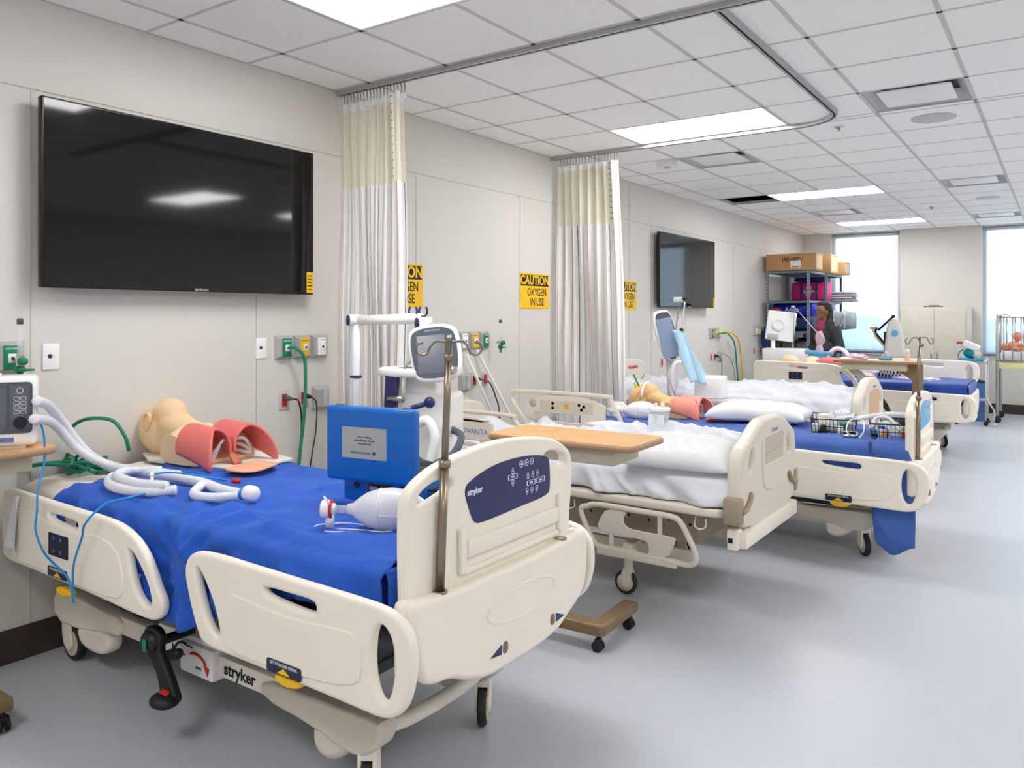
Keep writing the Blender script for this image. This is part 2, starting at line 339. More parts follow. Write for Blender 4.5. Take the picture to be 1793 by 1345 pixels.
# plenum box around the missing tile
# ---- ceiling lights
dm('lamp', (255, 255, 255), .5, emit=LIGHT, var=0)
lab = {(0, 1): 'large bright ceiling light panel cut by the top edge of the photo', (0, 2): 'bright ceiling light panel inside the curved curtain track', (0, 3): 'ceiling light panel beside the missing black ceiling tile', (0, 4): 'farthest ceiling light panel, nearest the window wall'}
def light_panel(i, j):
    a, b = HX[i]; y = LY[j]; y1 = GY[GY.index(y)+1]
    t = thing('ceiling_light', lab.get((i, j), 'unseen ceiling light panel outside the frame, in a set partly added for brightness'), 'ceiling light', (a, y, H), 0, 'recessed ceiling light panels')
    w, d = b-a, y1-y
    MB().box(.0, w, 0, .02, -.002, .05).box(0, w, d-.02, d, -.002, .05).box(0, .02, .02, d-.02, -.002, .05).box(w-.02, w, .02, d-.02, -.002, .05).box(.02, w-.02, .02, d-.02, .04, .05).build('frame', 'white', t, False)
    MB().box(.02, w-.02, .02, d-.02, .004, .010).build('diffuser', 'lamp', t, False)
for i in range(2):
    for j in range(5 if i == 0 else 7): light_panel(i, j)
# ---- supply vents, speakers, detectors
vl = ['square ceiling air diffuser beside the round ceiling speaker, nearest the camera', 'square ceiling air diffuser beside the white smoke detector box', 'square ceiling air diffuser at right, second from the camera', 'square ceiling air diffuser beyond the missing tile, above the shelving', 'square ceiling air diffuser farthest away, above the right window']
for k, (a, b) in enumerate(VENT):
    y1 = GY[GY.index(b)+1]; d = y1-b
    t = thing('ceiling_diffuser', vl[k], 'air vent', (a, b, H), 0, 'square ceiling air diffusers')
    fr = MB()
    def ring(u, v, w=.61, d=d):
        c = [(0, 0), (w, 0), (w, d), (0, d), (0, 0)]; k_ = u*4; i_ = min(3, int(k_)); f_ = k_-i_
        x = c[i_][0]*(1-f_)+c[i_+1][0]*f_; y = c[i_][1]*(1-f_)+c[i_+1][1]*f_; s_ = 1-.26*v
        return ((x-w/2)*s_+w/2, (y-d/2)*s_+d/2, -.001+.075*v)
    fr.grid(ring, 16, 4, closed_u=True); fr.build('frame', 'ltgrey', t, label='flared metal frame')
    MB().box(.09, .52, .09, d-.09, .0, .012, .005).build('face_plate', 'white', t)
    MB().box(.06, .55, .06, d-.06, .078, .085).build('duct_opening', 'black', t, False)
for (x, y, r, l) in ((3.06, 6.5, .15, 'round flush ceiling speaker next to the nearest air diffuser'), (3.08, 11.28, .13, 'round flush ceiling speaker at right, far away')):
    tag(MB().lathe([(r, 0), (r, .006), (r-.01, .009), (.001, .009)], (x, y, H), 'z', 36).move(Matrix.Translation((0, 0, 2*H)) @ Matrix.Diagonal((1, 1, -1, 1))).build('ceiling_speaker', 'ltgrey'), l, 'speaker')
t = thing('smoke_detector', 'white boxy detector hanging from the ceiling beside the air diffuser', 'detector', (.80, 6.90, H)); MB().lathe([(.10, -.001), (.10, -.045), (.085, -.06), (.001, -.06)], n=8).build('housing', 'white', t); MB().lathe([(.03, -.0595), (.03, -.07), (.001, -.07)], n=12).build('sensor', 'ltgrey', t)
for k, (x, y, l) in enumerate(((2.43, 6.40, 'small chrome sprinkler head just past the curved curtain track'), (2.40, 11.8, 'tiny sprinkler head farther off, left of the far speaker'))):
    t = thing('sprinkler', l, 'sprinkler', (x, y, H)); MB().lathe([(.035, -.0005), (.03, -.008), (.001, -.008)]).build('escutcheon', 'chrome', t); MB().lathe([(.008, -.008), (.008, -.03), (.02, -.032), (.001, -.034)]).build('nozzle', 'chrome', t)
# ---- curtain tracks
def track(name, pts, label):
    b = MB(); k = len(pts)
    V_ = [Vector((x, y, 0)) for x, y in pts]; R_ = []
    for i, p in enumerate(V_):
        t = (V_[min(i+1, k-1)]-V_[max(i-1, 0)]).normalized(); n = Vector((-t.y, t.x, 0))
        R_.append([b.bm.verts.new(p+n*a+Vector((0, 0, z))) for a, z in ((-.022, H), (-.022, H-.028), (-.006, H-.028), (-.006, H-.010), (.006, H-.010), (.006, H-.028), (.022, H-.028), (.022, H))])
    for a, c in zip(R_, R_[1:]):
        for j in range(8):
            f = b.bm.faces.new((a[j], a[(j+1) % 8], c[(j+1) % 8], c[j])); f.material_index = 1 if j in (2, 3, 4) else 0
    b.bm.faces.new(R_[0]); b.bm.faces.new(R_[-1][::-1]); bmesh.ops.recalc_face_normals(b.bm, faces=b.bm.faces[:])
    return tag(b.build(name, ['panelgrey', 'greydk'], angle=30), label, 'curtain track')
track('curtain_track', [(0.001, 3.56), (3.6, 3.56)], 'straight grey ceiling curtain track above the nearer curtain')
arc = [(2.52-.33+.33*math.cos(a), 5.82+.33*math.sin(a)) for a in [PI/2*i/10 for i in range(11)]]
track('curtain_track', [(2.52, 3.585), (2.52, 5.5)]+arc+[(.001, 6.15)], 'curved grey ceiling curtain track running to the farther curtain')
# ---- curtains
def curtain(y0, x0, x1, zb, flare, label, seed, zs=2.35, ztop=2.885):
    t = thing('privacy_curtain', label, 'curtain', (0, y0, 0), 0, 'striped privacy curtains'); r = random.Random(seed)
    ph = [r.uniform(0, 6) for _ in range(6)]; nf = 7.5; L = 2.6
    def f(u, z):
        k = (ztop-z)/(ztop-zb); w = (x1-x0)+flare*k
        x = x0+w*u+.018*math.sin(nf*4*PI*u+ph[0])*(.5+.5*k); a = .036*(1+.25*math.sin(5*u+ph[1]))
        y = a*math.sin(nf*2*PI*u+ph[2]+.8*math.sin(3*u+ph[3])+.35*k)+.012*math.sin(3*z+9*u)
        if u > .9: y += -.05*(u-.9)*10*(.4+.8*k)
        return x, y, z
    nu = 240
    MB().grid(lambda u, v: f(u, zb+(zs-zb)*v), nu, 14, uv=lambda u, v: (u*L, v*2)).build('curtain_cloth', 'curtain', t, angle=180)
    MB().grid(lambda u, v: f(u, zs+(ztop-.05-zs)*v), nu, 6, uv=lambda u, v: (u*L, v*.5)).build('mesh_top', 'net', t, angle=180, label='cream open net top')
    MB().grid(lambda u, v: f(u, ztop-.05+.05*v), nu, 1, uv=lambda u, v: (u*L+.1, v)).build('header_tape', 'white', t, angle=180)
    for uu, nm in ((.86, 0),):
        def g(u, v):
            x, y, z = f(uu+.035*u, zs+(ztop-zs)*v); return x+.004, y-.006, z
        lad = MB().grid(g, 3, 6)
        for k in range(11):
            a = f(uu, zs+.03+k*.048); b = f(uu+.035, zs+.03+k*.048); lad.box(a[0]+.003, b[0]+.006, min(a[1], b[1])-.014, min(a[1], b[1])-.009, a[2], a[2]+.005, mi=1)
        lad.build('edge_band', ['whitegl', 'greydk'], t)
    hk = None
    for k in range(19):
        x = x0+.02+(x1-x0-.03)*k/18; m_ = MB().tube([(0, 0, 0), (0, .006, .03), (0, 0, .072)], .0035, 6).box(-.012, .012, -.003, .003, -.035, .004, mi=1)
        if hk is None: hk = m_.build('hook', ['steel', 'white'], t); hk.location = (x, 0, ztop)
        else:
            m_.bm.free(); c = hk.copy(); COL.objects.link(c); c.location = (x, 0, ztop)
    return t
curtain(3.56, .03, .58, .42, .03, 'nearer striped privacy curtain gathered at the wall beside the large screen', 3)
curtain(6.15, .08, .68, .42, .10, 'farther striped privacy curtain gathered at the wall beside the whole caution sign', 5)
# ---- televisions
def tv(y0, y1, z0, z1, label, stick):
    t = thing('wall_television', label, 'television', (0, (y0+y1)/2, z0)); w = (y1-y0)/2; h = z1-z0
    MB().plate(rrect(-w, 0, w, h, .008), (), 'yz', .085, .035, .006).build('bezel', 'tvframe', t)
    MB().box(.1025, .1035, -w+.012, w-.012, .018, h-.010).build('screen', 'tvglass', t, False)
    MB().box(.001, .067, -.25, .25, h*.3, h*.7, .004).build('wall_mount', 'black', t)
    MB().box(.103, .1042, w-.055, w-.004, .01, .135).build('energy_sticker', 'yellow', t, False, label='yellow sticker')
    s_ = MB()
    for k in range(5): s_.box(.1043, .1046, w-.048, w-.014, .03+k*.02, .036+k*.02)
    s_.build('sticker_print', 'ink', t, False)
    text(stick, .018, 'yz', (.1042, .02, .009), 'ltgrey', t)
    return t
tv(1.70, 3.262, 1.667, 2.525, 'large black wall television on the left wall nearest the camera', 'SAMSUNG')
tv(8.33, 9.96, 1.637, 2.50, 'black wall television farther off, reflecting the blue window', 'SAMSUNG').rotation_euler.z = -.024
# ---- caution signs
def sign(yc, label):
    t = thing('caution_sign', label, 'sign', (0, yc, 1.757), 0, 'yellow oxygen caution signs'); w, h = .235, .155
    MB().plate(rrect(-w, -h, w, h, .008), (), 'yz', .0025, .004, .001).build('sign_board', 'signy', t)
    MB().box(.0046, .0052, -w+.012, w-.012, .045, h-.014).build('header_band', 'ink', t, False)
    text('CAUTION', .108, 'yz', (.0058, 0, .092), 'signy', t, bold=.0030, sx=.93)
    text('OXYGEN', .096, 'yz', (.0052, .03, -.012), 'ink', t, bold=.0006, sx=.78)
    text('IN USE', .096, 'yz', (.0052, .035, -.098), 'ink', t, bold=.0006, sx=.78)
sign(4.14, 'yellow caution sign partly hidden behind the nearer curtain')
sign(5.868, 'yellow caution sign fully visible between the two curtains')
sign(7.66, 'yellow caution sign partly hidden behind the farther curtain')
# ---- wall service plates
def plate_back(t, w, h, mk='panelgrey'):
    b = MB(); d = .035
    v = [(0, -w, -h), (0, w, -h), (0, w, h), (0, -w, h)]; q = [(d, -w*.72, -h*.72), (d, w*.72, -h*.72), (d, w*.72, h*.72), (d, -w*.72, h*.72)]
    A = [b.bm.verts.new(x) for x in v]; B = [b.bm.verts.new(x) for x in q]
    for i in range(4): b.bm.faces.new((A[i], A[(i+1) % 4], B[(i+1) % 4], B[i]))
    b.bm.faces.new(B); b.bm.faces.new(A[::-1]); return b.build('backplate', mk, t, False)
def gas(y, z, kind, label, plug=None):
    t = thing('gas_outlet', label, 'wall outlet', (0.0005, y, z)); plate_back(t, .066, .072)
    MB().box(.0352, .04, -.033, .033, -.055, .055, .002).build('faceplate', {'o': 'green', 'a': 'yellow', 'v': 'whitegl'}[kind], t)
    MB().box(.0402, .048, -.017, .017, -.022, .018, .003).build('socket', 'white', t)
    MB().lathe([(.007, 0), (.007, .004), (.001, .004)], (.048, 0, -.002), 'x', 12).build('port', 'navy', t)
    text({'o': 'OXYGEN', 'a': 'MEDICAL AIR', 'v': 'VACUUM'}[kind], .013 if kind == 'o' else .009, 'yz', (.0404, 0, .040), 'inkwhite' if kind == 'o' else 'ink', t)
    return t
def power(y, z, label, plug=None):
    t = thing('power_outlet', label, 'electrical outlet', (0.0005, y, z)); MB().box(0, .006, -.036, .036, -.058, .058, .002).build('faceplate', 'ltgrey', t)
    MB().box(.006, .012, -.019, .019, -.038, .038, .002).build('receptacle', 'red', t)
    if plug: MB().tube([(.012, 0, .012), (.035, .004, .012), (.06, .014, .008)], .012, 10, radii=[.017, .016, .009]).build('plug', plug, t)
    return t
def call(y, z, label, w=.037, h=.06):
    t = thing('nurse_call_plate', label, 'wall plate', (0.0005, y, z)); MB().box(0, .008, -w, w, -h, h, .003).build('faceplate', 'whitegl', t)
    MB().lathe([(.010, 0), (.010, .003), (.001, .004)], (.0082, -.006, .002), 'x', 16).build('jack', 'navy', t); return t
def slide(y, z, label):
    t = thing('slide_rail_plate', label, 'wall plate', (0.0005, y, z)); plate_back(t, .066, .073)
    MB().box(.035, .046, -.006, .034, -.056, .056, .002).box(.046, .052, .0, .008, -.052, .052).box(.046, .052, .018, .026, -.052, .052).build('rail', 'ltgrey', t, False); return t
gas(1.607, 1.355, 'o', 'green oxygen outlet at the left edge of the photo behind the monitor')
gas(3.115, 1.350, 'o', 'green oxygen outlet with a green hose below the large television'); gas(3.250, 1.350, 'a', 'yellow air outlet below the large television'); gas(3.385, 1.350, 'v', 'white vacuum outlet beside the nearer curtain')
gas(4.83, 1.345, 'v', 'white vacuum outlet behind the looped pole hook'); gas(4.965, 1.345, 'a', 'yellow air outlet behind the pole hook, right of the ventilator screen'); gas(5.10, 1.345, 'o', 'green oxygen outlet under the whole caution sign')
gas(10.12, 1.31, 'o', 'green oxygen outlet below the far television'); gas(10.255, 1.31, 'a', 'yellow air outlet with yellow and green hoses below the far television'); gas(10.39, 1.31, 'v', 'white vacuum outlet below the far television')
gas(11.93, 1.31, 'v', 'white vacuum outlet nearest the shelving corner'); gas(12.065, 1.31, 'a', 'yellow air outlet nearest the shelving corner'); gas(12.20, 1.31, 'o', 'green oxygen outlet nearest the shelving corner')
PO1 = power(3.12, 1.035, 'red power outlet with a blue grey plug below the green oxygen outlet', 'slate'); PO2 = power(3.267, 1.035, 'red power outlet with a black plug below the yellow air outlet', 'black')
slide(3.398, 1.028, 'grey slide rail plate beside the nearer curtain'); slide(4.853, 1.02, 'grey slide rail plate right of the ventilator screen')
PO3 = power(4.985, 1.03, 'red power outlet with a round black plug, right of the ventilator', 'black'); power(5.13, 1.03, 'empty red power outlet under the green flowmeter')
power(10.13, .99, 'dark red power outlet below the far television with nothing plugged', None); PO4 = power(10.26, .99, 'dark red power outlet below the far television with black plug', 'black'); PO5 = slide(10.43, .99, 'small grey plate right of the far red outlets')
power(11.90, 1.01, 'power outlet low on the wall left of the shelving', None); power(12.2, 1.01, 'power outlet beside the shelving post', None)
power(8.56, 1.0, 'red power outlet behind the tall white ventilator base', None)
call(2.955, 1.352, 'white call plate with blue jack below the large television'); call(1.787, 1.352, 'white call plate with blue jack beside the flowmeter at far left'); call(8.38, 1.322, 'white call plate behind the tall white ventilator', .06, .06)
call(12.75, 1.33, 'pale plate on the wall beside the shelving frame')
def flowmeter(y, z, x, label):
    t = thing('oxygen_flowmeter', label, 'flowmeter', (x, y, z))
    MB().cyl((0, 0, .02), (0, 0, .16), .011).build('flow_tube', 'clear', t); MB().lathe([(.013, 0), (.013, .022), (.010, .026), (.001, .026)], (0, 0, .158)).build('tube_cap', 'greydk', t)
    MB().cyl((0, 0, -.03), (0, 0, .022), .017).cyl((-x+.05, 0, 0), (0, 0, 0), .008).build('valve_body', 'chrome', t)
    MB().cyl((.012, 0, -.002), (.04, .0, -.002), .018, .016).build('knob', 'green', t, label='dark green knob'); MB().lathe([(.02, -.05), (.022, -.045), (.022, -.032), (.018, -.03)]).cyl((.0, 0, -.042), (.02, .05, -.042), .005).build('collar', 'green', t)
    MB().cyl((0, 0, -.085), (0, 0, -.05), .007, .012).build('outlet_nipple', 'hose', t)
flowmeter(1.61, 1.345, .11, 'green flowmeter with graduated tube above the patient monitor at left')
flowmeter(5.225, 1.325, .09, 'green flowmeter plugged in beside the outlets under the whole caution sign')
# hoses and cords on the wall
def cord(name, pts, r, m, label, cat='cord', parent=None):
    if parent: return MB().tube(spline([Vector(p)-parent.location for p in pts], 10), r, 8).build(name, m, parent)
    return tag(MB().tube(spline(pts, 10), r, 8).build(name, m), label, cat)
cord('oxygen_hose', [(.055, 3.115, 1.352), (.10, 3.135, 1.345), (.125, 3.17, 1.29), (.13, 3.175, 1.15), (.13, 3.165, .95), (.13, 3.13, .7), (.14, 3.1, .45)], .010, 'hose', 'dark green hose hanging from the oxygen outlet behind the nearest bed', 'hose')
cord('power_cord', [(.062, 3.135, 1.043), (.085, 3.16, 1.03), (.095, 3.175, .93), (.09, 3.17, .75), (.09, 3.15, .45)], .005, 'black', '', parent=PO1)
cord('power_cord', [(.062, 3.282, 1.043), (.08, 3.305, 1.0), (.08, 3.30, .85), (.08, 3.27, .7), (.08, 3.22, .45)], .004, 'black', '', parent=PO2)
cord('power_cord', [(.062, 4.999, 1.038), (.11, 5.05, 1.01), (.13, 5.10, .9), (.13, 5.15, .78), (.12, 5.18, .5)], .007, 'greydk', '', parent=PO3)
cord('yellow_air_hose', [(.05, 10.26, 1.31), (.15, 10.40, 1.32), (.2, 10.62, 1.22), (.2, 10.75, .95), (.2, 10.85, .5)], .011, 'yellow', 'yellow hose arching down from the outlet below the far television', 'hose')
cord('green_hose', [(.05, 10.24, 1.30), (.14, 10.36, 1.30), (.18, 10.52, 1.18), (.18, 10.62, .9), (.18, 10.70, .5)], .010, 'hose', 'thin dark hose beside the yellow hose below the far television', 'hose')
cord('power_cord', [(.062, 10.27, 1.0), (.09, 10.30, .9), (.09, 10.28, .5)], .005, 'black', '', parent=PO4)
cord('power_cord', [(.05, 10.43, 1.03), (.10, 10.60, .95), (.1, 10.75, .75), (.1, 10.85, .5)], .0035, 'black', '', parent=PO5)
for (y0, z0, y1, z1, l) in ((4.86, 1.24, 5.06, .86, 'left of two white equipment rails leaning near the ventilator'), (4.995, 1.27, 5.26, .86, 'right of two white equipment rails leaning near the ventilator'), (10.72, 1.20, 11.55, .60, 'long white equipment rail leaning on the wall left of the shelving')):
    t = Vector((0, y1-y0, z1-z0)); e = Vector((.012, y0, z0))
    b = MB().tube([e+Vector((.01, 0, 0)), e+Vector((.10, 0, 0))+t*1.6], .012, 4)
    tag(b.build('leaning_rail', 'whitegl', smooth=False), l, 'rail')
# ================================================================== BEDS
def caster(parent, x, y, r=.072, dx=-.03, col='cream', w=.03, top=.2, yaw=0):
    YM = Matrix.Translation((x, y, 0)) @ Matrix.Rotation(yaw, 4, 'Z') @ Matrix.Translation((-x, -y, 0))
    c = MB().plate(chai([(x-.045+dx, r*.9), (x-.05+dx*.5, r*1.9), (x-.03, top), (x+.035, top), (x+.035, r*1.7), (x+.03+dx, r*.9), (x+dx, r*.6)], 2), (), 'xz', y-w*.75, .012, .004)
    c.plate(chai([(x-.045+dx, r*.9), (x-.05+dx*.5, r*1.9), (x-.03, top), (x+.035, top), (x+.035, r*1.7), (x+.03+dx, r*.9), (x+dx, r*.6)], 2), (), 'xz', y+w*.75, .012, .004)
    c.box(x-.045, x+.035, y-w*.7, y+w*.7, r*2.05, top, .006)
    o = c.move(YM).build('caster', col, parent)
    MB().lathe([(r-.006, -w/2), (r, -w/2+.006), (r, w/2-.006), (r-.006, w/2)], (x+dx, y, r), 'y', 28).move(YM).build('wheel', 'rubber', o)
    MB().lathe([(r*.72, -w/2-.002), (r*.72, w/2+.002)], (x+dx, y, r), 'y', 24).move(YM).build('hub', 'creamdk', o)
    return o
FR = [(1.473, .769), (1.389, .745), (1.362, .687), (1.389, .60), (1.431, .51), (1.458, .468), (1.514, .458), (1.574, .458), (1.9, .456), (2.204, .45), (2.268, .448), (2.324, .463), (2.365, .505), (2.388, .58), (2.391, .64), (2.381, .698), (2.344, .735), (2.289, .752), (2.182, .757), (1.8, .762)]
FRH = [[(1.432, .715), (1.465, .69), (1.505, .64), (1.534, .595), (1.559, .53), (1.556, .508), (1.534, .508), (1.499, .53), (1.463, .60), (1.431, .68)],
       [(1.786, .712), (1.90, .713), (2.004, .713), (2.016, .697), (2.012, .677), (1.946, .676), (1.80, .687), (1.780, .70)],
       [(2.265, .704), (2.289, .702), (2.314, .672), (2.324, .614), (2.317, .551), (2.296, .497), (2.265, .497), (2.243, .545), (2.237, .613), (2.246, .677)]]
HR = [(.02, .765), (.05, .80), (.184, .80), (.58, .79), (.90, .788), (1.02, .765), (1.11, .72), (1.172, .65), (1.204, .595), (1.243, .555), (1.238, .505), (1.191, .475), (1.137, .470), (.998, .472), (.758, .483), (.477, .487), (.26, .491), (.05, .49), (.015, .52)]
HRH = [[(.44, .747), (.55, .745), (.658, .741), (.665, .725), (.65, .712), (.55, .715), (.455, .72), (.435, .732)],
       [(1.015, .70), (1.05, .692), (1.10, .65), (1.151, .592), (1.172, .535), (1.155, .518), (1.12, .522), (1.075, .549), (1.035, .62)]]
def siderail(parent, outl, holes, side, z, kind, full=True):
    """moulded siderail; side -1 = outer face to -y, +1 = outer face to +y"""
    y = side*.53; up = lambda q: [(a, b+z) for a, b in q]
    b = MB().plate(chai(up(outl), 2), [chai(up(h), 2) for h in holes], 'xz', y, .034, .014, res=3)
    xs_ = [p[0] for p in outl]; x0, x1 = min(xs_), max(xs_)
    # raised inner panel on the outer face
    if kind == 'foot': q = [(1.60, .67), (1.70, .655), (1.9, .645), (2.05, .655), (2.15, .663), (2.20, .65), (2.21, .60), (2.195, .50), (1.80, .475), (1.60, .475), (1.575, .53)]
    else: q = [(.10, .735), (.35, .73), (.45, .705), (.70, .70), (.80, .72), (.93, .70), (.985, .64), (1.0, .52), (.9, .495), (.3, .51), (.10, .51)]
    b.plate(chai(up(q), 2), (), 'xz', y+side*.0165, .010, .0045, res=2)
    o = b.build('siderail', 'cream', parent, angle=50)
    ysf = y+side*.0225; pl = 'xz' if side < 0 else 'zx-'
    if full:
        if kind == 'foot': lx, lz, tx = 1.884, .487, 1.888
        else: lx, lz, tx = .52, .521, .545
        MB().plate(rrect(lx-.078, lz-.020+z, lx+.078, lz+.020+z, .008), (), 'xz', ysf, .0016, .0004).build('release_label', 'navyblk', o)
        if side < 0: text('LIFT TO RELEASE SIDERAIL', .0135, 'xz', (lx, ysf-.001, lz+.010+z), 'inkwhite', o, sx=.78)
        MB().plate([(lx-.03, lz-.016+z), (lx+.03, lz-.016+z), (lx, lz+.002+z)], (), 'xz', ysf+side*.001, .001, .0002).build('arrow_mark', 'yellow', o)
        MB().plate(chai([(tx-.065, .462+z), (tx+.065, .462+z), (tx+.058, .440+z), (tx, .428+z), (tx-.045, .434+z)], 2), (), 'xz', y+side*.002, .028, .006).build('release_handle', 'yellow', o)
        if kind == 'head':
            MB().plate(rrect(.447, .585+z, .605, .675+z, .008), (), 'xz', ysf, .0016, .0004).build('keypad', 'navyblk', o)
            bt = MB()
            for i, kx in enumerate((.49, .545)):
                for kz in (.605, .655): bt.plate(ell(kx, kz+z, .008, .008, 10), [ell(kx, kz+z, .006, .006, 10)], 'xz', ysf+side*.001, .0008, .0001).plate([(kx-.003, kz-.003+z), (kx+.003, kz-.003+z), (kx, kz+.004+z)], (), 'xz', ysf+side*.001, .0008, .0001)
            bt.build('keypad_symbols', 'inkblue', o, False)
    return o
FBU = [(-.430, .70), (-.452, .70), (-.456, .74), (-.46, .98), (-.450, 1.035), (-.40, 1.072), (-.302, 1.107), (-.113, 1.130), (0, 1.134), (.113, 1.130), (.302, 1.107), (.39, 1.070), (.440, 1.035), (.452, .98), (.445, .90), (.435, .84), (.43, .80), (.44, .72), (.44, .70), (.42, .70)]
def stryker_bed(loc, label, z=0, footboard=True, headboard=False, near_head=(0, 0), pole=None, far_foot_z=0, flat_head=True, pole_top=1.47, detail=True, mat_z=.80):
    t = thing('hospital_bed', label, 'hospital bed', loc, 0, 'hospital beds in the row along the left wall')
    # base: two side beams with moulded covers, cross bars
    for s in (-1, 1):
        y = s*.30
        b = MB().box(.45, 1.60, y-.022, y+.022, .215, .288, .004)
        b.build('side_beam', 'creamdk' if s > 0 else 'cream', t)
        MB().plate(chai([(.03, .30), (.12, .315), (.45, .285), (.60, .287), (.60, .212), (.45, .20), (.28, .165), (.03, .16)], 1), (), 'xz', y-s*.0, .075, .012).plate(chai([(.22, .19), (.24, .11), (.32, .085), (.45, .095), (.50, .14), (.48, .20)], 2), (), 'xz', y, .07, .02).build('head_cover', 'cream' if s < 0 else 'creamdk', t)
        MB().plate(chai([(1.50, .278), (1.70, .283), (2.03, .290), (2.075, .285), (2.068, .22), (2.01, .168), (1.93, .152), (1.76, .19), (1.50, .213)], 1), (), 'xz', y, .085, .014).plate(chai([(1.755, .21), (1.752, .13), (1.79, .095), (1.86, .10), (1.935, .16), (1.93, .21)], 2), (), 'xz', y, .065, .02).build('foot_cover', 'beige', t)
        caster(t, .13, s*.30, .078, .02, 'cream', .035, .20); caster(t, 1.985, s*.30, .072, .01, 'cream', .032, .19, math.radians(-58))
    MB().tube(spline([(1.98, -.30, .23), (2.03, -.15, .225), (2.03, .15, .225), (1.98, .30, .23)], 6), .026, 10).build('cross_bar', 'cream', t)
    MB().tube([(.08, -.28, .24), (.08, .28, .24)], .028, 10).build('cross_bar', 'creamdk', t)
    MB().box(1.03, 1.24, -.35, -.285, .195, .312, .012).box(.85, 1.24, -.33, .33, .285, .33, .012).build('brake_housing', 'whitegl', t)
    # lift columns and deck
    lf = MB()
    for x in (.55, 1.72): lf.box(x-.07, x+.07, -.09, .09, .26, .60+z, .006)
    lf.box(.5, 1.8, -.20, .20, .27, .31).build('lift_column', 'greydk', t)
    MB().box(.05, 2.22, -.44, .44, .60+z, .635+z, .008).box(.3, 2.1, -.30, .30, .50+z, .60+z, .008).build('deck', 'greydk', t)
    for s in (-1, 1):
        for x in ((.55, 1.0) if s < 0 else (.55, 1.0)): MB().box(x-.03, x+.03, *(sorted((s*.43, s*.515))), .52+z, .60+z, .006).build('rail_bracket', 'creamdk', t)
        for x in (1.75, 2.1): MB().box(x-.03, x+.03, *(sorted((s*.43, s*.515))), .52+z, .60+z, .006).build('rail_bracket', 'creamdk', t)
    MB().box(.06, 2.20, -.435, .435, .635+z, mat_z+z, .03, seg=3).build('mattress', 'royalcloth', t)
    # rails
    siderail(t, FR, FRH, -1, z, 'foot'); siderail(t, [(a-.055, b) for a, b in FR], [[(a-.055, b) for a, b in h] for h in FRH], 1, z+far_foot_z, 'foot', detail)
    if near_head is not None:
        dx, dz = near_head; siderail(t, [(a+dx, b) for a, b in HR], [[(a+dx, b) for a, b in h] for h in HRH], -1, z+dz, 'head') if not dx else None
        siderail(t, HR, HRH, 1, z-.02, 'head', False)
    # footboard lower shell
    X = 2.307
    lo = [(-.489, .755), (-.40, .745), (-.2, .735), (.2, .735), (.40, .745), (.489, .755), (.492, .60), (.47, .53), (.42, .495), (.36, .47), (.28, .43), (.13, .418), (0, .416), (-.13, .418), (-.24, .45), (-.31, .485), (-.38, .492), (-.43, .51), (-.462, .60)]
    lo = [(a, b+z) for a, b in lo]
    b = MB().plate(chai(lo, 2), (), 'yz', X, .05, .018, res=3)
    b.box(X-.05, X, -.485, -.40, .53+z, .748+z, .018).box(X-.05, X, .40, .485, .53+z, .748+z, .018)
    o = b.build('foot_end_shell', 'cream', t, angle=50)
    MB().plate(ell(.06, .61+z, .20, .055, 32), [ell(.06, .61+z, .19, .047, 32)], 'yz', X+.026, .005, .002).build('oval_emboss', 'cream', o)
    for yy, a in ((-.07, 1), (.265, -1)):
        MB().plate([(yy-.055*a, .478+z), (yy+.005*a, .502+z), (yy+.005*a, .470+z)], (), 'yz', X+.0255, .002, .0004).build('arrow_label', 'navy', o)
        MB().plate(chai([(yy+.012*a, .468+z), (yy+.012*a, .505+z), (yy+.040*a, .505+z), (yy+.040*a, .468+z)], 1), (), 'yz', X+.0255, .003, .0008).build('release_slot', 'brown', o)
    for s in (-1, 1): MB().lathe([(.022, 0), (.022, .006), (.012, .006), (.012, -.005)], (X, s*.335, .738+z), n=16).build('pole_socket', 'taupe', o)
    X = 2.268
    if footboard:
        up = chai([(a, b+z) for a, b in FBU], 2)
        h1 = chai([(a, b+z) for a, b in ((-.412, 1.000), (-.412, 1.022), (-.385, 1.042), (-.33, 1.058), (-.275, 1.060), (-.25, 1.044), (-.262, 1.022), (-.33, 1.004), (-.39, .990))], 2)
        h2 = [(-a, b) for a, b in h1]
        b = MB().plate(up, [h1, h2], 'yz', X, .042, .010, res=3)
        # shelf-like ribs below the keypad
        b.box(X+.016, X+.040, -.20, .33, .800+z, .858+z, .010).box(X+.018, X+.036, -.235, -.20, .757+z, .90+z, .008).box(X+.018, X+.036, .33, .365, .757+z, .90+z, .008).box(X+.018, X+.034, -.21, .34, .752+z, .772+z, .006)
        f = b.build('footboard', 'cream', t, angle=50)
        kp = [(-.205, 1.015), (-.15, 1.04), (-.05, 1.062), (.06, 1.068), (.18, 1.062), (.27, 1.045), (.285, 1.02), (.29, .93), (.27, .905), (.10, .900), (-.12, .890), (-.155, .90), (-.18, .95)]
        MB().plate(chai([(a, b+z) for a, b in kp], 2), (), 'yz', X+.022, .004, .001).build('control_panel', M['navy'] if z == 0 else M['ltblue'], f)
        text('stryker', .026, 'yz', (X+.0245, -.15, .997+z), 'inkwhite', f, 'maker_lettering', bold=.0008)
        bt = MB()
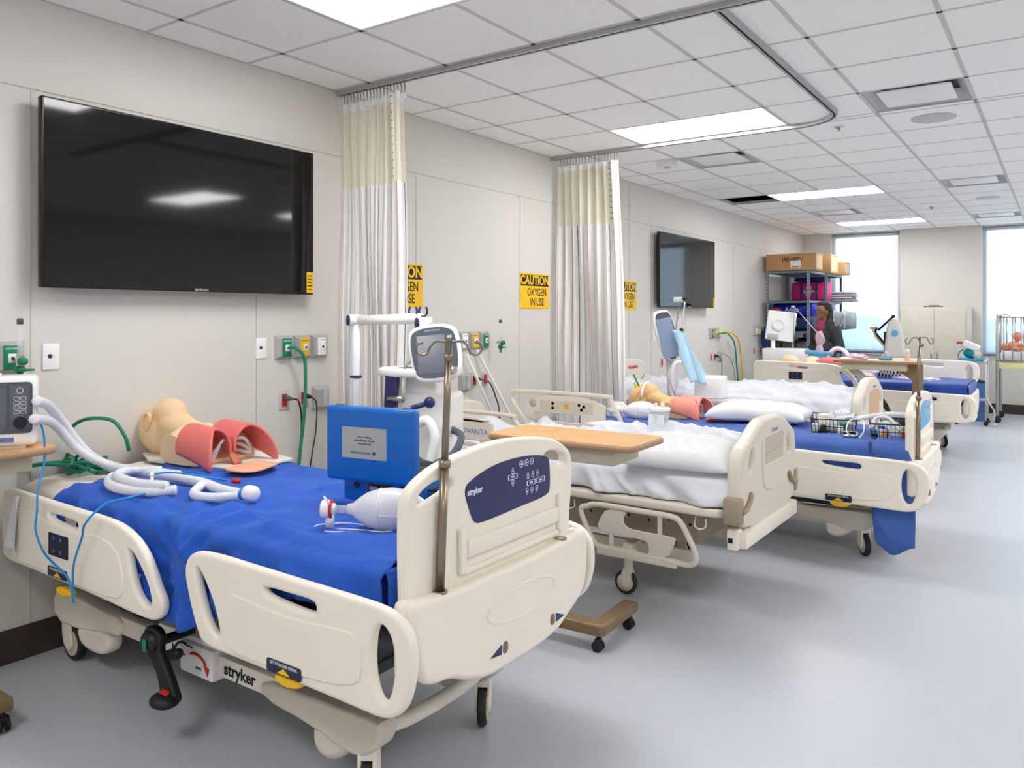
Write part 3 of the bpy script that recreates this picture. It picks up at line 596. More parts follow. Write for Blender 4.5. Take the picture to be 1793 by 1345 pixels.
        def btn(y_, z_, sh):
            z_ += z
            q = {'c': ell(0, 0, .0095, .0095, 14), 'u': chai([(-.009, -.010), (.009, -.010), (0, .014)], 2), 'd': chai([(-.009, .010), (0, -.014), (.009, .010)], 2), 'r': rrect(-.022, -.007, .022, .007, .004)}[sh]
            sq = [(a*.82, b_*.82) for a, b_ in q]; s1 = 1.25
            bt.plate([(y_+a*s1, z_+b_*s1) for a, b_ in q], [[(y_+a*s1, z_+b_*s1) for a, b_ in sq]], 'yz', X+.0245, .0008, .0001)
            bt.plate([(y_+a*.42, z_+b_*.42) for a, b_ in q], (), 'yz', X+.0245, .0008, .0001)
        for k in range(3): btn(.105+k*.032, 1.042, 'c'); btn(.145+k*.030, .998, 'u'); btn(.140+k*.030, .942, 'd')
        btn(.055, 1.028, 'u'); btn(.055, .985, 'd'); btn(.055, 1.007, 'r'); btn(.165, .970, 'r'); btn(.225, .970, 'r')
        bt.build('button_outlines', 'inkwhite', f, False)
    if headboard:
        MB().plate(chai([(-.44, .62+z), (-.45, .95+z), (-.38, 1.12+z), (-.2, 1.18+z), (.2, 1.18+z), (.38, 1.12+z), (.45, .95+z), (.44, .62+z)], 2), (), 'yz', .02, .04, .015).build('headboard', 'creamdk', t)
    if pole:
        px, py, lean = pole; zt = pole_top
        p = MB().tube([(px, py, .745+z), (px, py+lean*.5, (zt+.745+z)/2)], .0135, 12).tube([(px, py+lean*.5, (zt+.745+z)/2-.01), (px, py+lean, zt)], .0105, 12).lathe([(.018, -.01), (.018, .012), (.008, .014)], (px, py+lean*.5, (zt+.745+z)/2), n=14).build('iv_pole', 'pole', t)
        hk = MB()
        for a in (0, PI):
            d = Vector((math.cos(a), math.sin(a), 0)); c = Vector((px, py+lean, zt-.008)); dd = Vector((-.35*math.cos(a), .94*math.cos(a), 0))
            pts = [c+dd*s_+Vector((.82*math.cos(a)*q, .57*math.cos(a)*q, h_)) for s_, q, h_ in ((0, 0, 0), (0, .03, .003), (0, .045, .0), (0, .058, -.018), (0, .064, -.032), (.012, .078, -.037), (.018, .090, -.024), (.018, .087, -.006), (.012, .072, .0))]
            hk.tube(spline(pts, 5), .0038, 8)
        hk.cyl((px+.011, py+lean-.016, zt-.05), (px+.017, py+lean-.024, zt-.05), .014).build('pole_hooks', 'pole', p)
    return t
bed1 = stryker_bed((.05, 2.10, 0), 'nearest cream hospital bed with a bright blue sheet and dark blue footboard panel', 0, pole=(2.306, -.335, .042))
# details only seen on the nearest bed
MB().box(1.498, 1.499, 0, 0, 0, 0) if False else None
text('stryker', .062, 'xz', (1.36, -.3235, .251), 'ink', bed1, 'maker_lettering', bold=.0012)
pd = MB().plate(chai([(-.055, .09), (0, .11), (.045, .09), (.05, .05), (.04, .01), (.07, -.03), (.11, -.09), (.135, -.14), (.15, -.165), (.14, -.19), (.10, -.205), (.05, -.195), (.045, -.15), (.03, -.09), (-.02, -.03), (-.06, .03)], 2), (), 'xz', 0, .035, .012)
pd.plate(chai([(.03, .0), (.11, .03), (.13, .02), (.12, -.02), (.05, -.03)], 2), (), 'xz', .02, .03, .01).ball((-.01, -.012, .04), (.05, .03, .045)).ball((.10, -.025, -.175), (.058, .05, .032)).cyl((0, -.02, .03), (0, .15, .03), .02)
pd.move(Matrix.Translation((1.055, -.46, .315)) @ Matrix.Diagonal((1, 1, .84, 1))).build('brake_pedal', 'black', bed1, label='black foot pedal')
MB().plate(rrect(-.012, -.022, .012, .022, .006), (), 'xz', 0, .006, .002).move(Matrix.Translation((1.055, -.504, .345))).build('green_pad', 'green', bed1)
MB().plate(rrect(-.022, -.010, .022, .010, .006), (), 'xy', 0, .006, .002).move(Matrix.Translation((1.157, -.487, .196)) @ Matrix.Rotation(.25, 4, 'X')).build('red_pad', 'red', bed1)
MB().tube([(1.02+.055*math.cos(a)+.04, -.3525, .262+.045*math.sin(a)) for a in [PI*.9-PI*.5*i/8 for i in range(9)]], .005, 6).plate([(.985, .262), (1.02, .255), (.99, .29)], (), 'xz', -.3515, .002, .0003).build('steer_arrow', 'ink', bed1)
MB().tube([(1.14+.07*math.cos(a)+.0, -.3525, .228+.055*math.sin(a)) for a in [PI*.65-PI*.5*i/8 for i in range(9)]], .005, 6).plate([(1.185, .252), (1.222, .246), (1.212, .212)], (), 'xz', -.3515, .002, .0003).build('brake_arrow', 'red', bed1)
text('STEER', .012, 'xz', (1.055, -.3515, .262), 'ink', bed1); text('NEUTRAL', .010, 'xz', (1.10, -.3515, .300), 'ink', bed1); text('BRAKE', .012, 'xz', (1.155, -.3515, .232), 'ink', bed1)
bed3 = stryker_bed((.80, 5.78, 0), 'cream hospital bed with a violet blue sheet carrying the two wire baskets', -.085, pole=(2.306, -.38, .07), pole_top=1.41)
bed5 = stryker_bed((.70, 10.2, 0), 'farthest cream hospital bed with a glossy royal blue mattress and no footboard', -.055, footboard=False, near_head=(0, .255), far_foot_z=.31, detail=False)
def adv_bed(loc, label, z=0, main=True, mz=.70):
    t = thing('hospital_bed', label, 'hospital bed', loc, 0, 'hospital beds in the row along the left wall'); C = 'beige'
    for s in (-1, 1):
        MB().box(.2, 2.0, s*.28-.02, s*.28+.02, .20, .27, .004).build('side_beam', C, t)
        for x in (.25, 1.66):
            c = MB().cyl((x, s*.39, .12), (x, s*.39, .225), .026).box(x-.10, x+.05, s*.39-.04, s*.39+.04, .222, .25, .006).plate(chai([(x-.035, .05), (x-.03, .15), (x+.028, .15), (x+.028, .06), (x, .035)], 2), (), 'xz', s*.39-.02, .010, .003).plate(chai([(x-.035, .05), (x-.03, .15), (x+.028, .15), (x+.028, .06), (x, .035)], 2), (), 'xz', s*.39+.02, .010, .003).build('caster', C, t)
            MB().lathe([(.060, -.015), (.066, -.010), (.066, .010), (.060, .015)], (x-.012, s*.39, .066), 'y', 26).build('wheel', 'rubber', c)
            MB().lathe([(.048, -.017), (.048, .017)], (x-.012, s*.39, .066), 'y', 22).build('hub', C, c)
    for x in (.25, 1.66): MB().box(x-.03, x+.03, -.40, .40, .235, .28, .004).build('cross_beam', C, t)
    hl = MB().box(.3, 2.05, -.36, .36, .33, .50, .006).box(.6, .7, -.1, .1, .24, .34).box(1.4, 1.5, -.1, .1, .24, .34)
    for k in range(14): hl.cyl((.45+.12*k, -.3601, .44-.01*(k % 3)), (.45+.12*k, -.3625, .44-.01*(k % 3)), .008, n=10, mi=1)
    hl.build('lift_frame', ['taupe', 'black'], t)
    dk = rrect(.06, -.52, 2.26, .52, .09, 6); MB().plate([(a, b) for a, b in dk], (), 'xy', .545+z, .045, .012).build('deck', C, t)
    hk = MB()
    for x in (1.35, 2.12): hk.tube(spline([(x-.03, -.47, .53+z), (x-.03, -.50, .47+z), (x, -.505, .455+z), (x+.03, -.50, .47+z), (x+.03, -.50, .51+z)], 4), .004, 6)
    hk.build('tie_hook', C, t)
    MB().box(.08, 2.24, -.43, .43, .565+z, mz+z, .03, seg=3).build('mattress', 'whitesheet', t)
    # lowered near foot rail
    if main:
        tp = spline([(1.50, -.56, .50), (1.56, -.56, .516), (1.80, -.56, .514), (1.98, -.56, .511), (2.035, -.56, .492), (2.075, -.56, .43), (2.118, -.56, .345), (2.115, -.56, .298), (2.08, -.56, .280), (2.0, -.56, .280), (1.60, -.56, .290), (1.54, -.56, .312), (1.50, -.56, .37), (1.462, -.56, .45), (1.462, -.56, .486)], 4, True)
        r = MB().tube(tp, .015, 10, closed=True)
        r.plate(chai([(1.618, .505), (1.745, .50), (1.72, .475), (1.715, .445), (1.735, .418), (1.78, .410), (2.0, .408), (2.018, .395), (1.966, .285), (1.852, .285), (1.868, .32), (1.862, .35), (1.834, .368), (1.60, .372), (1.560, .395), (1.575, .44)], 1), (), 'xz', -.56, .014, .004)
        r.box(1.915, 1.935, -.566, -.552, .40, .51).box(1.635, 1.655, -.566, -.552, .285, .39).box(1.56, 2.02, -.574, -.546, .250, .296, .006).build('siderail', C, t)
        # raised near head rail with lettering
        tp = spline([(.30, -.54, .60), (.26, -.54, .80), (.30, -.54, .93), (.44, -.54, .953), (.95, -.54, .953), (1.0, -.54, .925), (1.04, -.54, .87), (1.08, -.54, .73), (1.08, -.54, .66)], 5)
        r = MB().tube(tp, .014, 10).plate(chai([(.36, .925), (.84, .925), (.85, .80), (.83, .785), (.38, .785), (.36, .80)], 1), [rrect(.40, .893, .82, .916, .006)], 'xz', -.54, .022, .006).box(.42, .48, -.55, -.53, .60, .79).box(.75, .80, -.55, -.53, .60, .79).box(.40, .86, -.57, -.51, .722, .74, .006)
        r = r.build('siderail', C, t)
        text('ADVANTA', .043, 'xz', (.70, -.5525, .84), 'inkblue', r, 'maker_lettering', sx=1.1)
        # far raised foot rail with control panel
        tp = spline([(1.18, .54, .56), (1.20, .54, .80), (1.155, .54, .78), (1.07, .54, .95), (1.0, .54, .978), (.30, .54, .978), (.235, .54, .955), (.235, .54, .90), (.36, .54, .74), (.40, .54, .60)][2:], 5)
        r = MB().tube(tp, .015, 10).plate(chai([(.36, .965), (1.02, .965), (1.02, .74), (.36, .74)], 1), [rrect(.44, .775, .83, .832, .012)], 'xz', .54, .03, .008).build('siderail', C, t)
        MB().box(.49, .93, .522, .5245, .85, .925, .0).build('control_panel', 'creamdk', r, False)
        q = MB()
        for x, zz in ((.60, .905), (.60, .873), (.82, .905), (.84, .873), (.86, .895)): q.lathe([(.012, 0), (.012, .002), (.001, .002)], (x, .522, zz), 'y', 14)
        q.build('blue_buttons', 'inkblue', r); MB().box(.695, .735, .5205, .522, .872, .905).build('orange_button', 'orangebtn', r, False)
        MB().lathe([(.03, 0), (.03, .004), (.001, .004)], (.43, .5205, .90), 'y', 20).build('speaker_grille', 'beige2', r)
        MB().tube(spline([(.75, .50, .70), (.95, .50, .745), (1.03, .50, .775)], 4), .016, 10).build('hinged_grip', C, t)
    # footboard
    X = 2.29; f = [(-.475, .44), (-.49, .60), (-.49, .80), (-.45, .865), (-.36, .895), (-.17, .975), (-.09, .99), (.16, .99), (.24, .975), (.41, .895), (.475, .865), (.49, .80), (.49, .60), (.475, .44)]
    zz = z; hl_ = [(a, c+zz) for a, c in ((-.37, .765), (-.345, .83), (-.30, .86), (-.275, .83), (-.295, .77), (-.335, .74))]
    fb = MB().plate(chai([(a, c+zz) for a, c in f], 2), [chai(hl_, 2), chai([(-a+.03, b_) for a, b_ in hl_], 2)], 'yz', X, .075, .020, res=4).build('footboard', C, t, angle=50)
    MB().plate(chai([(a, c+zz) for a, c in ((-.16, .955), (.25, .955), (.25, .70), (.22, .63), (.14, .59), (-.05, .59), (-.13, .63), (-.16, .70))], 2), [rrect(-.12, .745+zz, .21, .885+zz, .012)], 'yz', X+.036, .016, .006).build('raised_panel', C, fb)
    (MB().box(X+.0375, X+.0395, -.118, .208, .747+zz, .883+zz).box(X+.0395, X+.0425, -.118, .208, .747+zz, .80+zz) if main else MB().plate(rrect(-.145, .62+zz, .235, .885+zz, .02), (), 'yz', X+.0455, .003, .001)).build('recess', ['beige2' if main else 'tan'], fb, False)
    text('advanta', .036, 'yz', (X+.0446, .05, .918+zz), 'inkblue', fb, 'maker_lettering', sx=1.1)
    for s, n in ((-1, 0), (1, 1)):
        yy = s*.485-.012
        MB().box(X-.045, X+.048, yy-.03, yy+.03, .50+zz, .635+zz, .014).tube(spline([(X+.045, yy, .565+zz), (X+.048, yy-s*.06, .57+zz), (X+.046, yy-s*.12, .60+zz), (X+.044, yy-s*.15, .635+zz)], 4), .014, 8).build('corner_bumper', 'taupe', fb)
    MB().box(X-.02, X+.055, -.46, .45, .375+zz, .455+zz, .006).box(X-.035, X+.02, -.49, -.42, .37+zz, .47+zz, .006).build('foot_skirt', 'cream', t)
    MB().box(X-.028, X-.005, -.492, -.49, .405+zz, .43+zz).build('latch_hole', 'black', t, False)
    hz = .93 if main else 1.10; hb = MB().plate(chai([(-.45, .56+z), (-.46, hz-.13), (-.38, hz-.02), (0, hz+.02), (.38, hz-.02), (.46, hz-.13), (.45, .56+z)], 2), (), 'yz', .05, .04, .015).build('headboard', C, t)
    if not main: text('WARNING', .045, 'yz', (.0705, .10, hz-.08), 'red', hb, 'warning_lettering', bold=.002)
    return t
bed2 = adv_bed((.20, 4.36, 0), 'beige hospital bed with crumpled white sheets, its front side rail folded down')
bed4 = adv_bed((.20, 7.17, 0), 'beige hospital bed under a pale blanket, tan panel in its footboard', .03, main=False, mz=.80)
chn = MB()
for k in range(16): chn.tube([(0, 0, -.012*k), (.003*(-1)**k, 0, -.012*k-.006), (0, 0, -.012*k-.012)], .0018, 5)
chn = chn.build('bead_chain', 'chrome', bed2); chn.location = (2.262, -.47, .36)

# ================================================================== LINEN
def interp(tab, x):
    if x <= tab[0][0]: return tab[0][1]
    for (a, b), (c, d) in zip(tab, tab[1:]):
        if x <= c: t = (x-a)/(c-a); t = t*t*(3-2*t); return b+(d-b)*t
    return tab[-1][1]
def drape(name, m, x0, x1, y0, y1, zt, near, far, label, cat='bed sheet', amp=.006, bulge=.02, seed=0, top=None, foot=None, fold=18, nu=150, x0f=None, head=None, skirt=.028, flare=0, radial=None, ymin=None):
    """cloth lying over a mattress; near/far = tables of x -> lowest z of the hanging edge"""
    s = seed*7.3; fz = foot
    def f(u, v):
        x = x0+(x1-x0)*u; zn = interp(near, x); zf = interp(far, x); w = y1-y0
        if x0f is not None: x = (x0+(x0f-x0)*min(1, max(0, (v-.3)/.4)))*(1-u)+x1*u
        a = zt-zn; b = w; c = zt-zf; L = a+b+c; d = v*L
        wr = nz(x, s, 0, 5)*.6+nz(x, d, s, 9)*.4
        q = x*.8+d*.9; p_ = -x*.5+d*.7
        rg = (1-min(1, 3.2*abs(nz(q*3.4, p_*.9, s, 1))))**2*1.5+(1-min(1, 3.2*abs(nz(q*8+4, p_*2.2, s+3, 1))))**2*.6+.5*nz(x, d, s, 7)
        rt = (1-min(1, 3*abs(nz(p_*4.2, q*.9, s+9, 1))))**2+(1-min(1, 3*abs(nz(x*1.5, d*7, s+5, 1))))**2*.5+.4*nz(x, y0+d, s, 6)
        if radial:
            rx_, D_ = x-radial, d-a; an = math.atan2(D_+.16, rx_+.02); rr_ = math.hypot(D_+.16, rx_); rv = math.sin(12*an+4*rr_)*math.exp(-((rr_-.26)/.22)**2)
        else: rv = 0
        if d < a:
            k = (a-d)/max(a, 1e-6); h = a-d
            y = y0-skirt*min(1, h/.03)-bulge*min(1, h/.10)*(.35+.45*math.sin(x*fold+3*nz(x, s, 1, 2.5)+h*6*nz(x, s, 5, 2))+1.5*rg*.6)-.012*rv*min(1, h/.05); z = zt-h
            x += flare*u**10*min(1, h/.12)
            if h < .04: z = zt-h*.8-.004+amp*rt*h/.04*0
        elif d < a+b:
            y = y0+(d-a); e = min(y-y0, y1-y); z = zt-.012*math.exp(-e/.02)+(amp*(1.1*rt+.5*rg)+.010*rv)*min(1, e/.03)
            if top: z += top(x, y)*min(1, e/.04)
        else:
            h = d-a-b; y = y1+skirt*min(1, h/.03)+bulge*min(1, h/.12)*(.4+.5*math.sin(x*fold)); z = zt-h
        if ymin is not None and d < a:
            gap = min(1, max(0, (x-1.18)/.06))*min(1, max(0, (1.50-x)/.06)); lim = ymin-.10*gap
            if z < .50: lim = ymin-.03
            y = max(y, lim)
        return (x+.004*wr, y, z)
    b = MB().grid(f, nu, 90)
    if foot is not None:     # the end that hangs at the foot
        def g(u, v): return (x1+.004+.012*min(1, v*4)+.006*math.sin(u*30)*v, y0-.02+(y1-y0+.04)*u, zt-.006-(zt-foot)*v)
        b.grid(g, 60, 12)
    o = tag(b.build(name, m, angle=180), label, cat)
    so = o.modifiers.new('t', 'SOLIDIFY'); so.thickness = .003; so.offset = 1
    return o
drape('fitted_sheet', 'creamsheet', .09, .62, 1.662, 2.538, .812, [(.1, .55), (.62, .68)], [(.1, .70), (.6, .7)], 'pale wrinkled under sheet at the head of the nearest bed', amp=.008, bulge=.028, seed=2, fold=24, nu=70, skirt=.024)
drape('bed_sheet', 'bluesheet', .42, 2.262, 1.655, 2.545, .826, [(.42, .66), (.55, .62), (.95, .58), (1.15, .47), (1.33, .45), (1.50, .52), (1.75, .64), (2.0, .69), (2.3, .705)], [(.4, .70), (2.3, .70)],
      'bright blue sheet draped over the nearest bed', amp=.013, bulge=.032, seed=1, foot=.70, fold=19, skirt=.030, x0f=.30, radial=1.36, nu=210, ymin=1.590,
      top=lambda x, y: .006*math.sin((y-1.65)*55+x*14+5*nz(x, y, 0, 3))*max(0, 1-(y-1.655)/.30)*(1 if x < 1.7 else max(0, 1-(x-1.7)*3)))
# white sheet corner hanging outside the head rail of the nearest bed
def hang(u, v): return (.255-.13*u*(.12+.88*v), 1.540-.008*math.sin(u*9+v*2)-.012*v, .785-.235*v*(1-.10*u))
o = tag(MB().grid(hang, 24, 24).build('sheet_corner', 'whitesheet', angle=180), 'white sheet corner hanging over the head side rail at the left edge', 'bed sheet'); o.modifiers.new('t', 'SOLIDIFY').thickness = .003
def lump2(x, y):
    a = .05*math.exp(-((x-1.45)/.35)**2-((y-4.50)/.3)**2)+.085*math.exp(-((x-2.15)/.45)**2-((y-4.55)/.25)**2)
    r = (1-min(1, 2.2*abs(nz(x*3+y*2, y*3.5-x, 3, .8))))**2*.055+(1-min(1, 2.5*abs(nz(x*5-y*3, y*6, 9, 1))))**2*.03
    return a+r*(.4+.6*min(1, max(0, (y-4.0)/.2)))
drape('bed_sheet', 'whitesheet', .24, 2.468, 3.92, 4.80, .715, [(.2, .60), (1.5, .585), (1.9, .575), (2.3, .572), (2.47, .578)], [(.2, .62), (2.4, .62)], 'crumpled white sheets heaped on the beige bed behind the overbed table', amp=.022, bulge=.050, seed=5, top=lump2, fold=14, nu=220, skirt=.012)
drape('bed_sheet', 'bluesheet3', .84, 3.055, 5.345, 6.215, .741, [(.8, .62), (2.55, .58), (2.83, .42), (2.865, .13), (2.95, .075), (3.06, .14)], [(.8, .6), (3.0, .6)], 'violet blue sheet with one corner trailing toward the floor', amp=.010, bulge=.012, seed=8, foot=.60, fold=22, nu=170, skirt=.022, flare=.05)
def lump4(x, y): return (1-min(1, 2.4*abs(nz(x*3+y, y*3.5, 3, 1))))**2*.05+(1-min(1, 2.4*abs(nz(x*6-y*2, y*6, 7, 1))))**2*.022
drape('blanket', 'whitesheet', .28, 2.46, 6.73, 7.61, .865, [(.2, .62), (2.45, .60)], [(.2, .7), (2.45, .7)], 'off white wrinkled blanket over the bed with the tan footboard panel', 'blanket', amp=.01, bulge=.03, seed=11, top=lump4, fold=11, nu=150, skirt=.015)
drape('bed_sheet', 'bluesheet5', .80, 2.995, 9.752, 10.648, .80, [(.8, .62), (3.0, .615)], [(.8, .62), (3.0, .62)], 'royal blue shiny sheet on the farthest bed', amp=.004, bulge=.006, seed=14, foot=.64, nu=110, skirt=.012)
# ---- pillows
def pillow(name, c, sx, sy, h, rz, tilt, m, label, seed=0):
    def f(u, v):
        a = 2*u-1; b = 2*v-1; return a, b
    bm_ = MB()
    for sgn in (1, -1):
        def g(u, v, sgn=sgn):
            a = 2*u-1; b = 2*v-1; pin = 1-.10*(1-b*b)*abs(a)**3*0; e = max(0, (1-a**4))**.5*max(0, (1-b**4))**.5
            x = a*sx*(1-.07*(1-abs(a))*0-.05*(1-b*b)*(abs(a)**2)); y = b*sy*(1-.07*(1-a*a)*(abs(b)**2))
            z = sgn*h*e*(1 if sgn > 0 else .45)+.012*nz(x*3+seed, y*3, seed, 2)+.010*abs(nz(x, y, seed+4, 10))*e+.006*nz(x, y, seed+2, 22)*e*sgn
            return (x, y, z)
        bm_.grid(g, 44, 30)
    bmesh.ops.remove_doubles(bm_.bm, verts=bm_.bm.verts, dist=.0015); bmesh.ops.recalc_face_normals(bm_.bm, faces=bm_.bm.faces[:])
    o = bm_.build(name, m, angle=180); o.location = c; o.rotation_euler = (tilt[0], tilt[1], rz); return tag(o, label, 'pillow')
pillow('pillow', (2.14, 4.06, .79), .30, .21, .075, .12, (.20, .02), 'pillowc', 'white pillow lying slumped against the footboard of the beige bed', 1)
pillow('pillow', (1.98, 5.90, .80), .36, .24, .095, .10, (0, 0), 'pillowc', 'white pillow lying on the violet blue sheet left of the baskets', 6)
# ================================================================== TRAINING MANIKINS
def manikin(loc, rz, sk, label, strap='organ', tape=False, flap=True, lm='lung'):
    t = thing('training_manikin', label, 'training manikin', loc, rz)
    # head tilted back, chin up; crown toward -x, z=0 is the board
    K = 1.28; O = Vector((-.06, 0, -.02)); h = lambda p: tuple(Vector(p)*K+O)
    pr = [('e', h((.085, 0, .105)), (.105*K, .078*K, .100*K), (0, .35, 0)), ('e', h((.135, 0, .160)), (.085*K, .062*K, .070*K), (0, -.5, 0)), ('e', h((.175, 0, .195)), (.040*K, .036*K, .028*K)), ('e', h((.080, 0, .202)), (.022*K, .013*K, .020*K), (0, -.6, 0)),
          ('c', [(.14, 0, .15), (.24, 0, .125), (.32, 0, .09)], [.085, .070, .080]), ('e', (.335, 0, .082), (.075, .165, .088)), ('e', (.40, 0, .065), (.06, .175, .064)), ('e', h((.11, .035, .195)), (.026, .020, .014)), ('e', h((.11, -.035, .195)), (.026, .020, .014)),
          ('e', h((.145, 0, .215)), (.016, .028, .012)), ('e', h((.138, 0, .226)), (.009, .024, .008))]
    body = blob('head_and_neck', pr, sk, t, .0075, 4)
    for s in (-1, 1):
        q = chai([(.095, .075), (.075, .105), (.08, .14), (.105, .155), (.125, .14), (.12, .11), (.105, .085)], 2); i_ = [(.1+(a-.1)*.62, .118+(b-.118)*.65) for a, b in q]
        MB().plate([(a, b+.02) for a, b in q], [[(a, b+.02) for a, b in i_]], 'xz', s*.098, .016, .006).move(Matrix.Translation((-.055, 0, -.01)) @ Matrix.Diagonal((1.3, 1, 1.3, 1))).build('ear', sk, t)
    MB().lathe([(.016, 0), (.017, .010), (.010, .012), (.009, .002), (.001, .001)], (.065, 0, .256), n=16).build('nostril_ring', sk, t)
    # chest frame plates at the sides
    MB().plate(chai([(.29, .0), (.29, .11), (.36, .145), (.46, .12), (.52, .07), (.55, .03), (.55, .0)], 1), (), 'xz', -.165, .012, .004).plate(chai([(.29, .0), (.29, .11), (.36, .145), (.46, .12), (.52, .07), (.55, .03), (.55, .0)], 1), (), 'xz', .165, .012, .004).box(.37, .54, -.165, .165, .0, .02, .004).build('chest_frame', sk, t)
    MB().tube(spline([(.40, -.10, .13), (.46, -.09, .145), (.52, -.05, .15)], 5), .012, 8).tube(spline([(.40, .10, .13), (.46, .09, .145), (.52, .05, .15)], 5), .012, 8).build('collar_bones', sk, t)
    # inflatable lungs: open half shells
    for s in (-1, 1):
        def lung(u, v, s=s, k=1.0):
            a = math.radians(-15+210*v); x = .39+.23*u; x += -.11*u*(max(0, -math.cos(a)) if s > 0 else max(0, math.cos(a)))*0
            e = min(1, (u/.22))**.5 if u < .22 else 1-.05*u
            w = .084*e*k; hh = .092*e*k; drop = .055*u
            y = s*.090+w*math.cos(a)*1.02+s*.01*u; z = .085+hh*math.sin(a)-drop*.2
            x2 = x+.10*u*(max(0, s*math.cos(a)*.9))-.02
            z -= .10*u*u*max(0, s*math.cos(a))**2*.6
            return (x2, y, z)
        o = MB().grid(lambda u, v: lung(u, v), 24, 26).build('lung', lm, t, angle=180)
        so = o.modifiers.new('t', 'SOLIDIFY'); so.thickness = .012; so.offset = -1
    MB().grid(lambda u, v: (.42+.22*u, -.022+.045*v+.05*math.sin(u*2)*0, .13-.02*u-.11*u*u+.006*math.sin(v*PI)), 20, 4).build('throat_strap', strap, t, angle=180).modifiers.new('t', 'SOLIDIFY').thickness = .008
    wd = MB()
    for s in (-1, 1):
        for k in range(3): wd.tube(spline([(.50+.03*k, s*.02, .06+.02*k), (.56+.02*k, s*.06, .05+.03*k), (.59, s*.11, .03+.01*k), (.52, s*.14, .03)], 6), .007, 8)
    wd.build('airway_tubes', 'clear', t)
    if flap:
        def fl(u, v):
            a = 2*PI*v; r = u; return (.785+.09*r*math.cos(a), -.04+.125*r*math.sin(a), .012+.022*math.exp(-((r*math.sin(a)-.2)/.3)**2)*(1-r)+.004*math.sin(a*3)*r)
        MB().grid(fl, 10, 40).build('stomach_pad', 'salmon' if strap == 'organ' else strap, t, angle=180).modifiers.new('t', 'SOLIDIFY').thickness = .008
    if tape:
        MB().tube([(.10, .108*math.cos(a), .16+.124*math.sin(a)) for a in [PI*k/16 for k in range(17)]], .012, 6).build('white_strap', 'white', t)
    return t
bd = MB().plate(chai([(-.28, -.20), (.46, -.20), (.50, -.02), (.50, .22), (-.28, .24)], 1), (), 'xy', 0, .014, .004)
bd = bd.move(Matrix.Translation((.285, 2.345, .842)) @ Matrix.Rotation(math.radians(6), 4, 'Z')).build('base_board', 'creamsheet'); tag(bd, 'cream flat board under the nearest manikin', 'board')
m1 = manikin((.045, 2.28, .850), math.radians(2), 'skin', 'pale airway training manikin with two pink lungs on the nearest bed')
m2 = manikin((1.0, 5.86, .752), math.radians(-2), 'skin2', 'tanned airway training manikin with white face strap on the violet sheet', strap='orange', tape=True, lm='lungpale')
m2.scale = (.88, .88, .88)
# ---- breathing circuit on bed 1
t = thing('breathing_circuit', 'white corrugated breathing circuit looping from the monitor across the nearest bed', 'breathing tube', (0, 0, 0))
b = MB()
corr(b, [(.46, 1.52, 1.20), (.35, 1.62, 1.16), (.28, 1.72, 1.06), (.33, 1.80, .93), (.50, 1.86, .862), (.72, 1.90, .858), (.90, 1.93, .858), (1.02, 1.90, .860)], .0185, pitch=.009)
corr(b, [(.48, 1.50, 1.13), (.30, 1.66, 1.08), (.33, 1.76, .95), (.44, 1.84, .885), (.62, 1.87, .875), (.78, 1.90, .872), (.95, 1.93, .860), (1.12, 1.90, .858), (1.27, 1.885, .862)], .0185, pitch=.009)
b.build('corrugated_hose', 'plastic', t, angle=180)
b = MB(); corr(b, [(.80, 1.93, .872), (.62, 1.87, .878), (.56, 1.78, .865), (.66, 1.71, .856), (.80, 1.69, .856), (.94, 1.73, .856), (1.00, 1.79, .862)], .0185, pitch=.009)
corr(b, [(.70, 1.91, .885), (.60, 1.83, .885), (.66, 1.74, .885), (.84, 1.715, .882), (.98, 1.76, .880)], .0175, pitch=.009); b.build('corrugated_hose', 'plastic', t, angle=180)
b = MB(); corr(b, [(1.00, 1.90, .862), (1.10, 1.80, .858), (1.20, 1.79, .858), (1.29, 1.86, .864)], .0165, pitch=.008); b.build('corrugated_hose', 'plastic', t, angle=180)
MB().lathe([(.022, -.03), (.030, -.022), (.030, .012), (.022, .024), (.010, .028), (.001, .028)], (1.335, 1.885, .872), 'x', 20).build('y_connector', 'whitegl', t); MB().lathe([(.025, 0), (.027, .006), (.025, .012)], (1.292, 1.882, .870), 'x', 20).build('connector_ring', 'tubeblue', t, label='blue ring')
MB().cyl((1.02, 2.03, .858), (1.05, 2.04, .858), .011).build('red_connector', 'red', t)
MB().cyl((.905, 1.745, .875), (.905, 1.745, .915), .006).ball((.905, 1.745, .918), .009).build('sampling_port', 'whitegl', t)
MB().tube(spline([(.905, 1.75, .918), (.95, 1.80, .922), (.98, 1.90, .895), (1.01, 2.01, .862)], 8), .0035, 6).build('sensor_line', 'tubeblue', t, label='thin blue line')
cord('blue_sensor_tube', [(.36, 1.50, 1.18), (.40, 1.565, 1.09), (.415, 1.57, .95), (.45, 1.53, .845), (.47, 1.517, .76), (.47, 1.512, .68), (.55, 1.512, .60), (.71, 1.512, .55), (.755, 1.512, .50), (.77, 1.512, .455), (.765, 1.512, .50), (.77, 1.512, .60), (.83, 1.512, .71), (.88, 1.50, .775), (.90, 1.56, .835), (.93, 1.63, .85), (.92, 1.72, .852), (.88, 1.80, .86)], .0042, 'tubeblue', 'thin blue tube draped over the head side rail of the nearest bed', 'tube')
